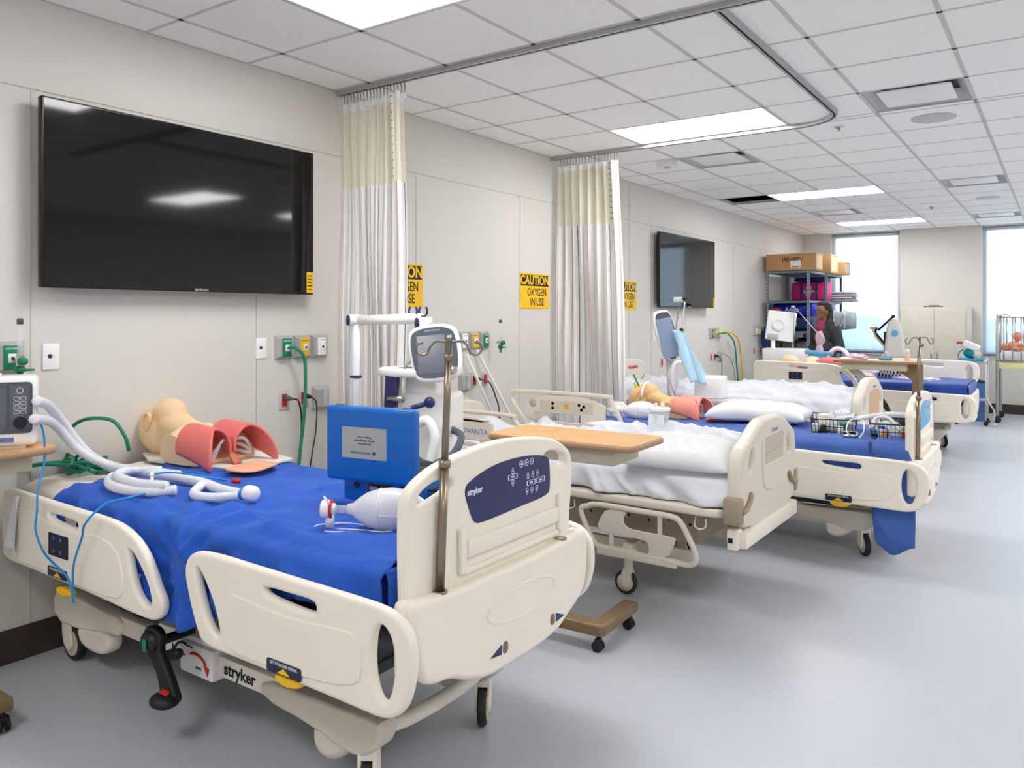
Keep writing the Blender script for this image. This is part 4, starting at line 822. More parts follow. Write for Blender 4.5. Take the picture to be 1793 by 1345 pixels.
# green hose coil
t = thing('green_hose_coil', 'coiled green oxygen hose on the head of the nearest bed', 'hose', (.12, 1.86, .825))
pts = []
for k in range(64):
    a = k*2*PI/14; w = 1+.3*math.sin(k*1.3); pts.append((.02+.13*w*math.cos(a)*(1+.15*math.sin(k)), .055*w*math.sin(a)+.02*math.sin(k*.9), .008+.055*(k/64)+.012*math.sin(k*2.1)))
MB().tube(spline(pts, 4), .0085, 7).build('hose_coil', 'hose', t)
MB().tube(spline([(.08, .06, .05), (-.06, .02, .10), (-.05, -.02, .18), (.04, .0, .24), (.16, .06, .24), (.22, .09, .17), (.22, .11, .10)], 8), .0085, 7).build('hose_loop', 'hose', t)
MB().tube(spline([(.0, -.03, .05), (-.08, -.14, .045), (-.12, -.20, .03), (-.03, -.15, .05), (.06, -.05, .04)], 8), .0085, 7).build('hose_loop', 'hose', t)
# ---- blue carrying case
t = thing('carrying_case', 'blue hard plastic carrying case standing open on the nearest bed', 'case', (1.75, 2.14, .840), math.radians(8))
MB().box(-.170, .185, 0, .30, 0, .09, .01).box(-.16, .175, .012, .288, .085, .093, mi=1).build('case_body', ['blue', 'navyblk'], t)
MB().box(-.195, .195, -.075, -.018, .090, .365, .016, seg=3).build('case_lid', 'blue', t)
MB().box(-.115, .085, -.0765, -.0745, .178, .292).build('label_plate', 'panelgrey', t, False)
for i, s_ in enumerate(('Airway Larry', 'Airway Management', 'Trainer Torso')): text(s_, .011, 'xz', (-.012, -.077, .232+.012*i), 'greydk', t, rot=PI)
text('NASCO HEALTHCARE', .009, 'xz', (-.03, -.077, .200), 'greydk', t, rot=PI); MB().plate([(.022, .200), (.030, .208), (.038, .200), (.030, .192)], [[(.027, .200), (.030, .203), (.033, .200), (.030, .197)]], 'xz', -.077, .001, .0002).build('diamond_mark', 'ink', t)
for x in (-.15, .15): MB().box(x-.012, x+.012, -.055, -.030, .364, .374, .003).build('lid_latch', 'taupe', t)
for x in (-.105, .10): MB().lathe([(.013, 0), (.013, .010), (.006, .014), (.001, .014)], (x, -.003, .062), 'y', 14).move(Matrix.Translation((0, 0, 0))).build('latch_knob', 'black', t)
MB().box(-.05, .05, -.008, .0, .028, .075, .002).box(-.04, -.005, -.010, -.008, .05, .064, mi=1).box(.0, .04, -.010, -.008, .034, .046, mi=1).build('handle_plate', ['black', 'ltgrey'], t)
# ---- bag valve masks
def bvm(loc, rz, m, label, col='red'):
    t = thing('resuscitator_bag', label, 'resuscitator bag', loc, rz)
    MB().lathe([(.018, -.135), (.020, -.118), (.036, -.10), (.056, -.07), (.068, -.03), (.071, .01), (.066, .05), (.050, .09), (.034, .115), (.025, .13), (.001, .131)], (0, 0, .070), 'x', 32).build('squeeze_bag', m, t, angle=180)
    MB().lathe([(.0685, -.031), (.0695, -.027), (.0690, -.024)], (0, 0, .070), 'x', 32).tube([(-.02, -.0712, .066), (.09, -.060, .058)], .0045, 6).build('strap', 'plastic', t)
    MB().lathe([(.013, 0), (.013, .05)], (-.175, 0, .070), 'x', 16).build('clear_neck', 'clear', t)
    MB().lathe([(.026, 0), (.030, .004), (.030, .026), (.022, .032), (.018, .045)], (-.222, 0, .070), 'x', 24).cyl((-.195, 0, .062), (-.195, 0, .012), .015, .016).build('valve', 'whitegl', t)
    MB().lathe([(.0305, 0), (.0305, .008)], (-.193, 0, .070), 'x', 24).build('valve_ring', col, t, label='red ring'); MB().tube([(-.19, -.02, .09), (-.205, -.035, .118)], .004, 6).build('pressure_port', 'whitegl', t); return t
bvm((2.02, 1.905, .834), math.radians(33), 'bag', 'translucent resuscitator bag on the nearest bed in front of the blue case')
bvm((1.19, 5.53, .748), math.radians(30), 'whitegl', 'opaque white resuscitator bag in front of the tanned manikin')
cl = MB()
for dx, r, ph in ((0, .115, 0), (.02, .095, .6)):
    cl.tube([(1.93+dx+r*1.25*math.cos(a)*.82-r*.35*math.sin(a), 1.83+dx+r*1.25*math.cos(a)*.4+r*.35*math.sin(a)*.9, .842+.003*math.sin(3*a+ph)+dx*.2) for a in [2*PI*k/40 for k in range(40)]], .0035, 6, closed=True)
tag(cl.build('clear_tubing_coil', 'plastic'), 'coil of clear oxygen tubing under the translucent resuscitator bag', 'tube')
def crumple(name, loc, r, m, label, seed, cat='plastic bag', sc=(1, 1, .5)):
    b = MB()
    def f(u, v):
        a = 2*PI*u; p = PI*v; d = Vector((math.cos(a)*math.sin(p), math.sin(a)*math.sin(p), math.cos(p))); k = 1+.35*nz(d.x*2+seed, d.y*2, d.z*2, 1.3)+.22*abs(nz(d.x+seed, d.y, d.z, 4.5))
        z = d.z*k*r*sc[2]; return (d.x*k*r*sc[0], d.y*k*r*sc[1], max(-r*sc[2]*.7, z))
    b.grid(f, 40, 22, closed_u=False); bmesh.ops.remove_doubles(b.bm, verts=b.bm.verts, dist=.0005)
    o = b.build(name, m, angle=25, smooth=True); o.location = (loc[0], loc[1], loc[2]+r*sc[2]*.7); return tag(o, label, cat)
crumple('plastic_bag', (1.98, 2.13, .836), .055, 'clear', 'clear plastic wrapper lying between the blue case and the footboard', 3)
def basket(loc, rz, w, d, h, label, m='black'):
    t = thing('wire_basket', label, 'basket', loc, rz, 'black wire baskets on the beds'); f = MB()
    for z, r in ((.004, .003), (h*.5, .0024), (h, .0048)):
        k = 1+.06*z/h; f.tube([(-w/2*k, -d/2*k, z), (w/2*k, -d/2*k, z), (w/2*k, d/2*k, z), (-w/2*k, d/2*k, z)], r, 5, closed=True)
    f.build('rim_and_rings', m, t)
    g = MB(); nx = int(w/.022); ny = int(d/.022)
    for i in range(nx+1):
        x = -w/2+w*i/nx; g.tube([(x*1.06, -d/2*1.06, h), (x, -d/2, .003), (x, d/2, .003), (x*1.06, d/2*1.06, h)], .0022, 4)
    for i in range(ny+1):
        y = -d/2+d*i/ny; g.tube([(-w/2*1.06, y*1.06, h), (-w/2, y, .003), (w/2, y, .003), (w/2*1.06, y*1.06, h)], .0022, 4)
    g.build('wire_mesh', m, t); return t
basket((2.13, 2.24, .84), math.radians(5), .26, .20, .085, 'black wire basket seen through the handhole of the nearest footboard')
tag(MB().box(1.99, 2.14, 2.14, 2.25, .846, .885, .006).build('yellow_box', 'yellow'), 'yellow box inside the basket behind the nearest footboard', 'box')
basket((2.54, 5.75, .745), math.radians(12), .27, .34, .10, 'black wire basket on the violet sheet, nearer the white pillow')
basket((2.92, 5.72, .745), math.radians(12), .27, .36, .10, 'black wire basket on the violet sheet against the footboard')
# contents of the two baskets
R = random.Random(4)
cont = [('valve_cap', 'white', 'white valve cap in the basket nearer the pillow', 2.44, 5.64, .022), ('green_connector', 'green', 'green round connector in the basket nearer the pillow', 2.62, 5.68, .026), ('airway_mask', 'cream', 'cream mask tube sticking up in the basket nearer the pillow', 2.48, 5.74, .045), ('black_fitting', 'black', 'black round fitting low in the basket nearer the pillow', 2.50, 5.62, .020),
        ('blue_capped_bottle', 'blue', 'blue capped bottle in the basket against the footboard', 2.86, 5.66, .026), ('lime_connector', mat('lime', (150, 210, 60), .4), 'lime green cap in the basket against the footboard', 2.98, 5.66, .026), ('red_fitting', 'red', 'small red fitting in the basket against the footboard', 3.0, 5.58, .016), ('white_jar', 'whitegl', 'white jar in the basket against the footboard', 2.93, 5.68, .028)]
cont += [('cream_cup', 'cream', 'cream cup lying at the left end of the basket nearer the pillow', 2.45, 5.80, .032), ('orange_cap', 'orangebtn', 'orange capped vial in the basket against the footboard', 2.88, 5.60, .016), ('clear_bottle', 'ltgrey', 'grey capped bottle in the middle of the basket nearer the pillow', 2.55, 5.70, .024), ('white_valve', 'white', 'white valve beside the green connector in the basket nearer the pillow', 2.61, 5.62, .020)]
for n, m, l, x, y, r in cont:
    h = r*2.4; t = thing(n, l, 'airway part', (x, y, .750)); MB().lathe([(r*.9, 0), (r, .004), (r, h*.7), (r*.8, h*.8)], n=16).build('body', 'plastic' if n in ('blue_capped_bottle', 'lime_connector') else m, t); MB().lathe([(r*.8, h*.7), (r*.85, h), (r*.6, h*1.05), (.001, h*1.05)], n=16).build('cap', m, t)
crumple('clear_wrapper', (2.57, 5.83, .752), .085, 'bag', 'crumpled clear wrapper heaped in the basket nearer the pillow', 8, sc=(1, 1, .9)); crumple('clear_wrapper', (2.88, 5.80, .752), .075, 'plastic', 'crumpled clear wrapper in the basket against the footboard', 12, sc=(1.1, 1, .6))
crumple('lilac_wrapper', (2.97, 5.82, .752), .055, 'lilac', 'lilac packet in the basket against the footboard', 17, 'packet')
t = thing('corrugated_tube', 'white corrugated tube looping over the basket against the footboard', 'breathing tube', (0, 0, 0)); b = MB(); corr(b, [(2.70, 5.66, .85), (2.78, 5.74, .865), (2.90, 5.76, .885), (3.02, 5.72, .885), (3.03, 5.62, .84)], .016, pitch=.010); corr(b, [(2.80, 5.60, .80), (2.82, 5.68, .86), (2.90, 5.66, .87), (2.98, 5.60, .80)], .012, pitch=.009); b.build('hose', 'plastic', t, angle=180)
t = thing('laryngoscope', 'small chrome laryngoscope lying between the two wire baskets', 'instrument', (2.71, 5.47, .748), .4); MB().cyl((-.05, 0, .012), (.03, 0, .012), .012).build('handle', 'chrome', t); MB().tube(spline([(.03, 0, .014), (.04, .02, .03), (.02, .08, .032), (-.03, .12, .02)], 5), .006, 6).build('blade', 'chrome', t)
cord('clear_tube', [(2.72, 5.46, .76), (2.69, 5.42, .80), (2.70, 5.50, .86), (2.76, 5.55, .86), (2.78, 5.50, .80), (2.76, 5.46, .752)], .004, 'whitegl', 'thin white loop of tube beside the chrome laryngoscope', 'tube')
t = thing('forceps', 'pair of metal forceps lying on the off white blanket', 'instrument', (2.08, 6.98, .895), .5)
for s in (-1, 1): MB().tube([(-.10, s*.03, 0), (0, 0, .012), (.08, -s*.015, .01)], .006, 6).tube([(-.13+.022*math.cos(a), s*.034+.018*math.sin(a), 0) for a in [2*PI*k/10 for k in range(10)]], .004, 5, closed=True).build('handle_arm', 'steel', t)
# ---- suction canister and papers on bed 2
tag(MB().box(-.30, .30, -.11, .11, 0, .012, .003).move(Matrix.Translation((1.53, 4.62, .815)) @ Matrix.Rotation(-.38, 4, 'Z')).build('notepad', 'paper'), 'white paper pad on the far edge of the crumpled white bed', 'paper')
tag(MB().box(-.16, .16, -.02, .02, 0, .004).move(Matrix.Translation((1.55, 4.54, .828)) @ Matrix.Rotation(-.38, 4, 'Z')).build('spiral_binding', 'black'), 'black spiral binding strip on the white paper pad', 'binding')
t = thing('suction_canister', 'clear suction canister with white lid beyond the overbed table', 'canister', (1.80, 4.52, .828)); MB().lathe([(.048, 0), (.050, .003), (.062, .13), (.060, .13), (.047, .006), (.001, .006)], n=24).build('jar', 'clear', t, angle=50); MB().lathe([(.066, .128), (.068, .146), (.05, .152), (.001, .152)], n=24).cyl((.02, 0, .15), (.02, 0, .18), .012).cyl((-.03, .01, .15), (-.03, .01, .172), .010).build('lid', 'whitegl', t)
MB().box(-.05, .05, -.055, -.05, .02, .11).build('scale_strip', 'plastic', t, False)
# ================================================================== OVERBED TABLES
def overbed(loc, rz, W_, D_, z, label, base=(0, 0), col_at=-.32, base_m='brown', oak=True, colz=True, colm='brown', bl=(.0, .0)):
    t = thing('overbed_table', label, 'overbed table', loc, rz, 'wheeled overbed tables')
    MB().plate(rrect(-W_/2, -D_/2, W_/2, D_/2, .055, 6), (), 'xy', z-.014, .028, .010, res=3).build('table_edge', 'oakedge', t)
    MB().plate(rrect(-W_/2+.006, -D_/2+.006, W_/2-.006, D_/2-.006, .05, 6), (), 'xy', z+.0005, .0025, .0005).build('table_top', 'oak', t)
    MB().box(-W_/2+.08, W_/2-.12, -D_/2+.06, D_/2-.06, z-.105, z-.028, .006).build('housing', 'creamsheet' if not oak else 'creamdk', t)
    x = col_at
    if colm == 'taper': MB().plate([(x-.055, z-.03), (x+.06, z-.03), (x+.06, .10), (x-.04, .10), (x-.04, z-.20), (x-.26, z-.06), (x-.26, z-.03)], (), 'xz', 0, .08, .006).build('column', 'brown', t)
    else: MB().box(x-.045, x+.045, -.035, .035, .09, z-.028, .006).build('column', colm, t)
    MB().plate(bl, (), 'xy', .102, .056, .014, res=2).build('base', base_m, t)
    return t
def tcaster(t, x, y): 
    c = MB().cyl((x, y, .05), (x, y, .09), .008).box(x-.012, x+.012, y-.02, y+.02, .035, .06, .004).build('caster', 'black', t)
    for s in (-1, 1): MB().lathe([(.020, -.007), (.026, -.004), (.026, .004), (.020, .007)], (x, y+s*.014, .0262), 'y', 18).build('wheel', 'black', c)
t2 = overbed((1.87, 3.365, 0), math.radians(2), .80, .40, .955, 'wheeled overbed table with an empty oak top beside the beige bed', col_at=-.31, bl=[(-.40, -.19), (.23, -.19), (.25, -.17), (.25, .20), (.17, .20), (.17, -.105), (-.32, -.105), (-.32, .20), (-.40, .20)])
for x, y in ((.21, -.16), (.22, .155), (-.36, -.16), (-.36, .155)): tcaster(t2, x, y)
t1 = overbed((.235, 1.24, 0), 0, .40, .78, 1.0, 'wheeled overbed table carrying the patient monitor at the left edge', col_at=-.12, bl=[(-.14, -.30), (.40, -.30), (.40, -.22), (-.06, -.22), (-.06, .04), (.40, .04), (.40, .12), (-.14, .12)])
for x, y in ((.385, .09), (.385, -.26), (-.10, .08), (-.10, -.26)): tcaster(t1, x, y)
t3 = overbed((2.17, 9.42, 0), math.radians(-3), .86, .40, 1.055, 'wheeled overbed table cluttered with packets in front of the farthest bed', col_at=.385, colm='taper', bl=[(-.35, -.04), (.44, -.04), (.44, .04), (-.35, .04)])
MB().plate(chai([(-.30, .95), (-.20, .95), (-.10, .85), (-.04, .70), (0, .55), (-.06, .55), (-.12, .72), (-.2, .86), (-.30, .91)], 2), (), 'xz', .0, .05, .008).build('curved_arm', 'beige2', t3)
for x in (-.31, .40):
    tcaster(t3, x, .0)
# patient monitor
t = thing('patient_monitor', 'white patient monitor with grey screen at the left edge of the photo', 'monitor', (.26, 1.43, 1.0), math.radians(62))
MB().box(-.17, .17, -.07, .09, .012, .295, .022, seg=3).build('case', 'whitegl', t)
MB().plate(rrect(-.145, .065, .155, .272, .016), (), 'xz', -.072, .008, .003).build('front_panel', 'slate', t)
MB().box(-.135, .065, -.0775, -.0762, .082, .255).build('screen', 'screen', t, False)
MB().box(.078, .145, -.0772, -.0762, .085, .262).build('button_panel', mat('panelmid', (96, 98, 108), .4), t, False)
b = MB(); b.plate(ell(.112, .238, .012, .012), [ell(.112, .238, .010, .010)], 'xz', -.078, .001, .0002)
for r_ in range(4):
    for c_ in range(2): b.plate(rrect(.090+c_*.024, .145+r_*.018, .110+c_*.024, .159+r_*.018, .003), [rrect(.0915+c_*.024, .1465+r_*.018, .1085+c_*.024, .1575+r_*.018, .002)], 'xz', -.078, .001, .0002)
b.build('button_outlines', 'inkwhite', t, False); MB().lathe([(.024, 0), (.021, .016), (.001, .018)], (.112, -.077, .108), 'y', 20).move(Matrix.Translation((0, -.154, 0)) @ Matrix.Diagonal((1, -1, 1, 1)) ).build('dial', 'black', t)
MB().box(-.02, .09, -.0712, -.0700, .030, .050).build('name_badge', 'inkblue', t, False); text('MINDRAY', .011, 'xz', (.035, -.0716, .040), 'navy', t)
MB().box(-.13, .13, -.055, .07, 0, .014, .004).build('feet', 'ltgrey', t); MB().box(-.10, .04, -.02, .04, .293, .305, .005).build('carry_handle', 'whitegl', t)
# ================================================================== VENTILATORS
t = thing('ventilator', 'white and navy ventilator with tilted grey screen behind the blue case', 'ventilator', (.93, 3.32, 0))
RZ = Matrix.Rotation(math.radians(22), 4, 'Z')
MB().box(-.17, .19, -.14, .17, .10, 1.12, .03, seg=3).move(RZ).build('body', 'whitegl', t)
MB().plate([(-.20, .15), (-.13, .15), (-.08, 1.22), (-.15, 1.22)], (), 'xz', -.165, .05, .01).move(RZ).build('navy_side_strip', 'navy', t)
MB().plate(chai([(-.24, -.20), (.18, -.22), (.22, .16), (-.22, .14)], 2), (), 'xy', 1.235, .045, .015).move(RZ).build('top_shelf', 'whitegl', t); MB().box(-.10, .15, -.12, -.03, 1.2575, 1.259).move(RZ).build('shelf_inlay', 'navy', t, False)
MB().box(-.08, .10, -.08, .08, 1.11, 1.22, .01).move(RZ).build('neck', 'whitegl', t)
sm_ = Matrix.Translation((.165, -.10, 1.335)) @ Matrix.Rotation(math.radians(28), 4, 'Z') @ Matrix.Rotation(-.22, 4, 'X') @ Matrix.Rotation(-.10, 4, 'Y')
q = chai([(-.135, .10), (-.10, .145), (0, .158), (.10, .145), (.135, .10), (.145, -.08), (.11, -.135), (0, -.145), (-.09, -.135), (-.115, -.08)], 2)
MB().plate([(a*1.06, b*1.06) for a, b in q], (), 'xz', 0, .045, .016).move(sm_).build('display_housing', 'whitegl', t)
MB().plate([(a*.93, b*.92) for a, b in q], (), 'xz', -.0235, .003, .001).move(sm_).build('display_face', M['slate'], t)
MB().box(-.085, .065, -.0262, -.0252, -.105, .10).move(sm_).build('screen', 'screen', t, False)
b = MB()
for k in range(6): b.plate(rrect(.078, .075-k*.024, .104, .091-k*.024, .006), (), 'xz', -.026, .003, .001)
b.move(sm_).build('keys', 'ltblue' if 0 else 'ltgrey', t); MB().lathe([(.022, 0), (.018, .02), (.001, .022)], (.105, .026, -.095), 'y', 20).move(sm_ @ Matrix.Diagonal((1, -1, 1, 1))).build('dial', 'chrome', t)
text('HAMILTON-C2', .012, 'xz', (0, 0, .125), 'inkwhite', t).data.transform(sm_ @ Matrix.Translation((0, -.026, 0)))
arm = MB().cyl((-.36, -.16, .78), (-.36, -.16, 1.52), .020, .024).build('upright_arm', 'plastic', t)
MB().cyl((-.36, -.16, 1.515), (.02, -.03, 1.525), .027, .030).build('cross_arm', 'whitegl', t); MB().cyl((.06, -.06, 1.50), (.06, -.06, 1.35), .028).build('down_arm', 'whitegl', t)
def joint(x, y, z, nm='arm_joint'):
    o = MB().cyl((x-.02, y-.035, z), (x+.015, y+.03, z), .034, n=24).build(nm, 'whitegl', t); MB().cyl((x-.0205, y-.036, z), (x-.024, y-.0425, z), .029, n=24).build('joint_cap', 'navy', o)
joint(-.36, -.16, 1.515); joint(.055, -.05, 1.50); joint(-.36, -.16, .985)
MB().box(-.385, -.335, -.185, -.135, 1.19, 1.205, .004).build('hose_clip', 'navy', t); MB().tube([(-.03+.03*math.cos(a), -.05, 1.565+.03*math.sin(a)) for a in [math.radians(130+280*k/10) for k in range(11)]], .006, 6).build('hose_clip', 'navy', t); MB().tube([(.035+.03*math.cos(a), -.04, 1.565+.03*math.sin(a)) for a in [math.radians(130+280*k/10) for k in range(11)]], .006, 6).build('hose_clip', 'navy', t)
MB().ball((-.02, -.23, 1.00), (.055, .05, .045)).cyl((-.02, -.23, 1.02), (.17, -.16, 1.08), .014).ball((.18, -.155, 1.085), (.03, .03, .03)).build('handle', 'navy', t)
MB().cyl((.07, -.26, 1.03), (.16, -.22, 1.0), .035).build('humidifier', 'ltgrey', t); MB().tube(spline([(.06, -.10, 1.35), (.03, -.19, 1.25), (.02, -.21, 1.12), (.03, -.23, 1.0)], 6), .007, 6).cyl((-.05, -.22, 1.10), (.06, -.23, 1.10), .016).build('clamp', 'steel', t)
b = MB(); corr(b, [(.03, -.27, .88), (.03, -.30, 1.0), (.09, -.30, 1.02), (.13, -.31, .95), (.17, -.32, .84), (.20, -.33, .70), (.22, -.33, .62)], .040, pitch=.012, amp=.07); corr(b, [(.14, -.24, .97), (.22, -.22, 1.0), (.27, -.22, .92), (.26, -.24, .80)], .026, pitch=.012, amp=.07); b.build('corrugated_hose', 'whitegl', t, angle=180)
MB().tube(spline([(.10, -.20, .80), (.25, -.24, .78), (.33, -.16, .82), (.30, -.04, .90), (.18, .02, .93)], 6), .020, 10).build('push_handle', 'slate', t)
for s in (-1, 1):
    for k in (-1, 1): MB().box(s*.02 if s > 0 else -.26, .26 if s > 0 else -.02, k*.22-.02, k*.22+.02, .07, .10, .008).cyl((s*.24, k*.22, .0), (s*.24, k*.22, .07), .028).build('wheeled_foot', 'ltgrey', t)
MB().box(-.05, .05, -.24, .24, .08, .115, .01).build('base_bar', 'ltgrey', t)
t = thing('ventilator', 'white ventilator with tall leaning blue grey screen beyond the tanned manikin', 'ventilator', (1.02, 6.46, 0))
sm_ = Matrix.Translation((-.02, -.05, 1.36)) @ Matrix.Rotation(math.radians(30), 4, 'Z') @ Matrix.Rotation(math.radians(12), 4, 'Y').inverted()
q = chai([(-.095, .215), (0, .235), (.095, .215), (.095, -.22), (-.06, -.22)], 2); MB().plate(q, (), 'xz', 0, .07, .018).move(sm_).build('display_housing', 'whitegl', t); MB().plate([(a*.84+.01, b*.92) for a, b in q], (), 'xz', -.036, .003, .001).move(sm_).build('display_face', M['slate'], t); MB().box(-.058, .078, -.0385, -.0375, -.185, .16).move(sm_).build('screen', mat('screen2', (136, 152, 176), .15, var=0), t, False)
MB().cyl((.03, 0, .62), (.0, 0, 1.2), .035).box(-.16, .18, -.10, .12, .55, .62, .02).cyl((0, 0, .09), (0, 0, .6), .03).box(-.22, .22, -.03, .03, .06, .10, .01).box(-.03, .03, -.17, .17, .06, .10, .01).build('stand', 'ltgrey', t)
for x, y in ((-.2, 0), (.2, 0), (0, -.15), (0, .15)): MB().lathe([(.028, -.01), (.030, 0), (.028, .01)], (x, y, .030), 'y', 16).build('wheel', 'rubber', t)
MB().tube([(.06, -.02, 1.40), (.11, -.04, 1.68), (.16, -.05, 1.655), (.13, -.06, 1.35)], .006, 6).box(.055, .125, -.06, -.01, 1.655, 1.70, .008).build('support_arm', 'ltgrey', t); MB().ball((.155, -.04, 1.685), (.022, .02, .015)).ball((.13, -.05, 1.42), .018).build('arm_joints', 'black', t)
def bagf(u, v): w = .055+.025*v; return (.10+.20*v+(u-.5)*2*w*.8, -.06+(u-.5)*2*w*.5+.012*math.sin(u*9+v*5), 1.41-.44*v+.01*math.sin(u*6))
MB().grid(bagf, 16, 24).build('test_bag', 'clearblue', t, angle=180, label='pale blue hanging bag').modifiers.new('s', 'SOLIDIFY').thickness = .02
t = thing('oxygen_mask', 'pale round mask standing on edge above the tanned manikin', 'mask', (1.20, 6.12, .80)); MB().lathe([(.02, -.05), (.05, -.03), (.085, 0), (.10, .015), (.092, .02), (.001, .0)], (0, 0, .26), 'x', 28).move(Matrix.Translation((0, 0, 0)) @ Matrix.Diagonal((1, .75, 1.2, 1)) @ Matrix.Translation((0, 0, -.06))).build('mask_shell', 'bag', t, angle=60); MB().tube(spline([(.0, 0, .05), (-.02, 0, .12), (-.02, 0, .2)], 5), .014, 8).tube(spline([(-.03, 0, .25), (.0, .02, .34), (.06, .02, .36)], 4), .016, 8).build('holder', 'whitegl', t)
t = thing('equipment_box', 'white rounded equipment box standing left of the yellow hose', 'equipment', (1.37, 6.50, 0)); MB().box(-.11, .12, -.09, .10, .84, 1.03, .02, seg=3).build('case', 'whitegl', t); MB().box(-.12, .30, -.13, .13, .80, .84, .006).build('shelf', 'ltgrey', t); MB().cyl((.0, 0, .05), (.0, 0, .80), .02).box(-.15, .15, -.12, .12, .0, .05, .01).build('stand', 'ltgrey', t)
# ---- IV loops done with beds; gear by bed 5
t = thing('medical_monitor', 'white monitor seen from behind above the farthest bed', 'monitor', (.60, 10.98, 0)); T_ = Matrix.Translation((.08, -.03, 1.40)) @ Matrix.Rotation(math.radians(14), 4, 'Z') @ Matrix.Rotation(.12, 4, 'Y')
MB().plate(rrect(-.185, -.20, .185, .20, .02), (), 'xz', 0, .05, .015).move(T_).build('rear_shell', 'whitegl', t); MB().lathe([(.085, 0), (.08, .02), (.06, .022), (.055, .008), (.001, .008)], (-.03, -.025, .02), 'y', 28).move(T_ @ Matrix.Translation((0, -.05, 0)) @ Matrix.Diagonal((1, -1, 1, 1))).build('round_hub', 'white', t)
MB().box(-.10, .06, -.10, -.04, 1.22, 1.30, .02).build('bracket', 'ltgrey', t); MB().cyl((-.02, -.05, .9), (-.02, -.05, 1.26), .028).build('neck', 'whitegl', t); MB().box(-.14, .42, -.16, .16, .88, 1.10, .025).build('base_unit', 'whitegl', t); MB().box(-.12, .40, -.14, .14, .05, .88, .01).build('cart_body', 'ltgrey', t)
MB().tube([(.26, -.10, 1.10), (.28, -.10, 1.66), (.66, -.05, 1.20)], .009, 6).tube([(.28, -.1, 1.66), (.24, -.1, 1.66)], .016, 8).build('support_arm', 'ltgrey', t)
for x in (-.08, .36):
    for y in (-.1, .1): MB().lathe([(.022, -.01), (.025, 0), (.022, .01)], (x, y, .025), 'y', 14).build('wheel', 'rubber', t)
t = thing('training_manikin', 'pink and peach manikin lying behind the raised head rail of the farthest bed', 'training manikin', (1.0, 10.2, .80)); blob('head_and_torso', [('e', (0, 0, .15), (.13, .09, .10)), ('e', (.16, 0, .13), (.10, .06, .06)), ('e', (.28, 0, .14), (.12, .18, .10)), ('e', (.0, 0, .06), (.14, .10, .06))], 'skin', t, .012, 4); blob('lung', [('e', (.50, -.09, .15), (.17, .07, .09)), ('e', (.50, .09, .14), (.17, .07, .09))], 'lung', t, .012, 3)
tag(MB().box(-.17, .17, -.04, .04, -.02, .03, .012).move(Matrix.Translation((1.32, 10.36, 1.07)) @ Matrix.Rotation(.05, 4, 'Y')).box(1.2, 1.44, 10.33, 10.39, .80, 1.05, .01).build('blue_splint', 'ltblue'), 'blue oblong holder above the pink manikin on the farthest bed', 'holder')
t = thing('breathing_hose', 'thick white hose arching in front of the person', 'breathing tube', (0, 0, 0)); b = MB(); corr(b, [(1.44, 10.35, .82), (1.44, 10.35, 1.02), (1.50, 10.35, 1.12), (1.58, 10.34, 1.13), (1.66, 10.3, 1.08), (1.72, 10.25, .96), (1.75, 10.2, .82)], .026, pitch=.012, amp=.06); b.build('hose', 'whitegl', t, angle=180)
crumple('clear_wrapper', (1.88, 10.2, .80), .10, 'bag', 'large pale wrapper on the farthest bed beneath the cluttered table', 21, sc=(1.4, 1, .8)); crumple('pink_wrapper', (1.98, 10.0, .80), .06, mat('peach', (240, 180, 180), .5), 'pinkish packet on the farthest bed under the table', 23, 'packet')
t = thing('black_white_harness', 'black and white mesh harness piled on the farthest bed', 'harness', (2.12, 10.25, .80)); crumple('x', (0, 0, 0), .1, 'black', 'x', 25) if False else None
MB().box(-.10, .14, -.06, .08, 0, .17, .03).build('black_padding', 'black', t); b = MB()
for k in range(7): b.tube([(-.11+.04*k, -.065, .01), (-.02+.03*k, -.075, .175)], .007, 5).tube([(.15-.04*k, -.065, .01), (.03-.02*k, -.075, .175)], .005, 5)
b.build('white_straps', 'whitegl', t)
for k, (x, y, m, l) in enumerate(((2.30, 10.05, 'lilac', 'lilac packet lying flat on the farthest bed behind the table column'), (2.42, 10.18, 'whitesheet', 'white packet on the farthest bed behind the pole'), (2.60, 10.1, 'whitesheet', 'crumpled white packet on the farthest bed right of the pole'))): crumple('packet', (x, y, .80), .075, m, l, 30+k, 'packet', (1.3, 1, .28))
crumple('pink_packet', (1.96, 9.42, 1.056), .07, mat('pinkpack', (226, 196, 216), .6), 'pale pink crumpled packet on the cluttered overbed table', 41, 'packet', (1.4, 1, .5)); crumple('white_packet', (1.86, 9.36, 1.056), .05, 'paper', 'flat white packet at the left end of the cluttered overbed table', 43, 'packet', (1.6, 1, .25))
t = thing('face_mask', 'clear mask with bright blue cushion on the cluttered overbed table', 'mask', (2.25, 9.40, 1.056)); MB().tube([(.055*math.cos(a), .04*math.sin(a), .016) for a in [2*PI*k/24 for k in range(24)]], .016, 8, closed=True).build('blue_cushion', 'cyan', t); MB().lathe([(.055, .02), (.04, .06), (.018, .08), (.018, .10)], n=20).build('clear_shell', 'clear', t, angle=60)
t = thing('spray_bottle', 'small white spray bottle at the right end of the cluttered overbed table', 'bottle', (2.46, 9.43, 1.056)); MB().lathe([(.024, 0), (.026, .01), (.026, .07), (.014, .085)], n=18).build('bottle_body', mat('bottlelabel', (226, 205, 190), .5), t); MB().lathe([(.020, .084), (.022, .12), (.020, .122), (.001, .122)], n=16).build('cap', 'whitegl', t)

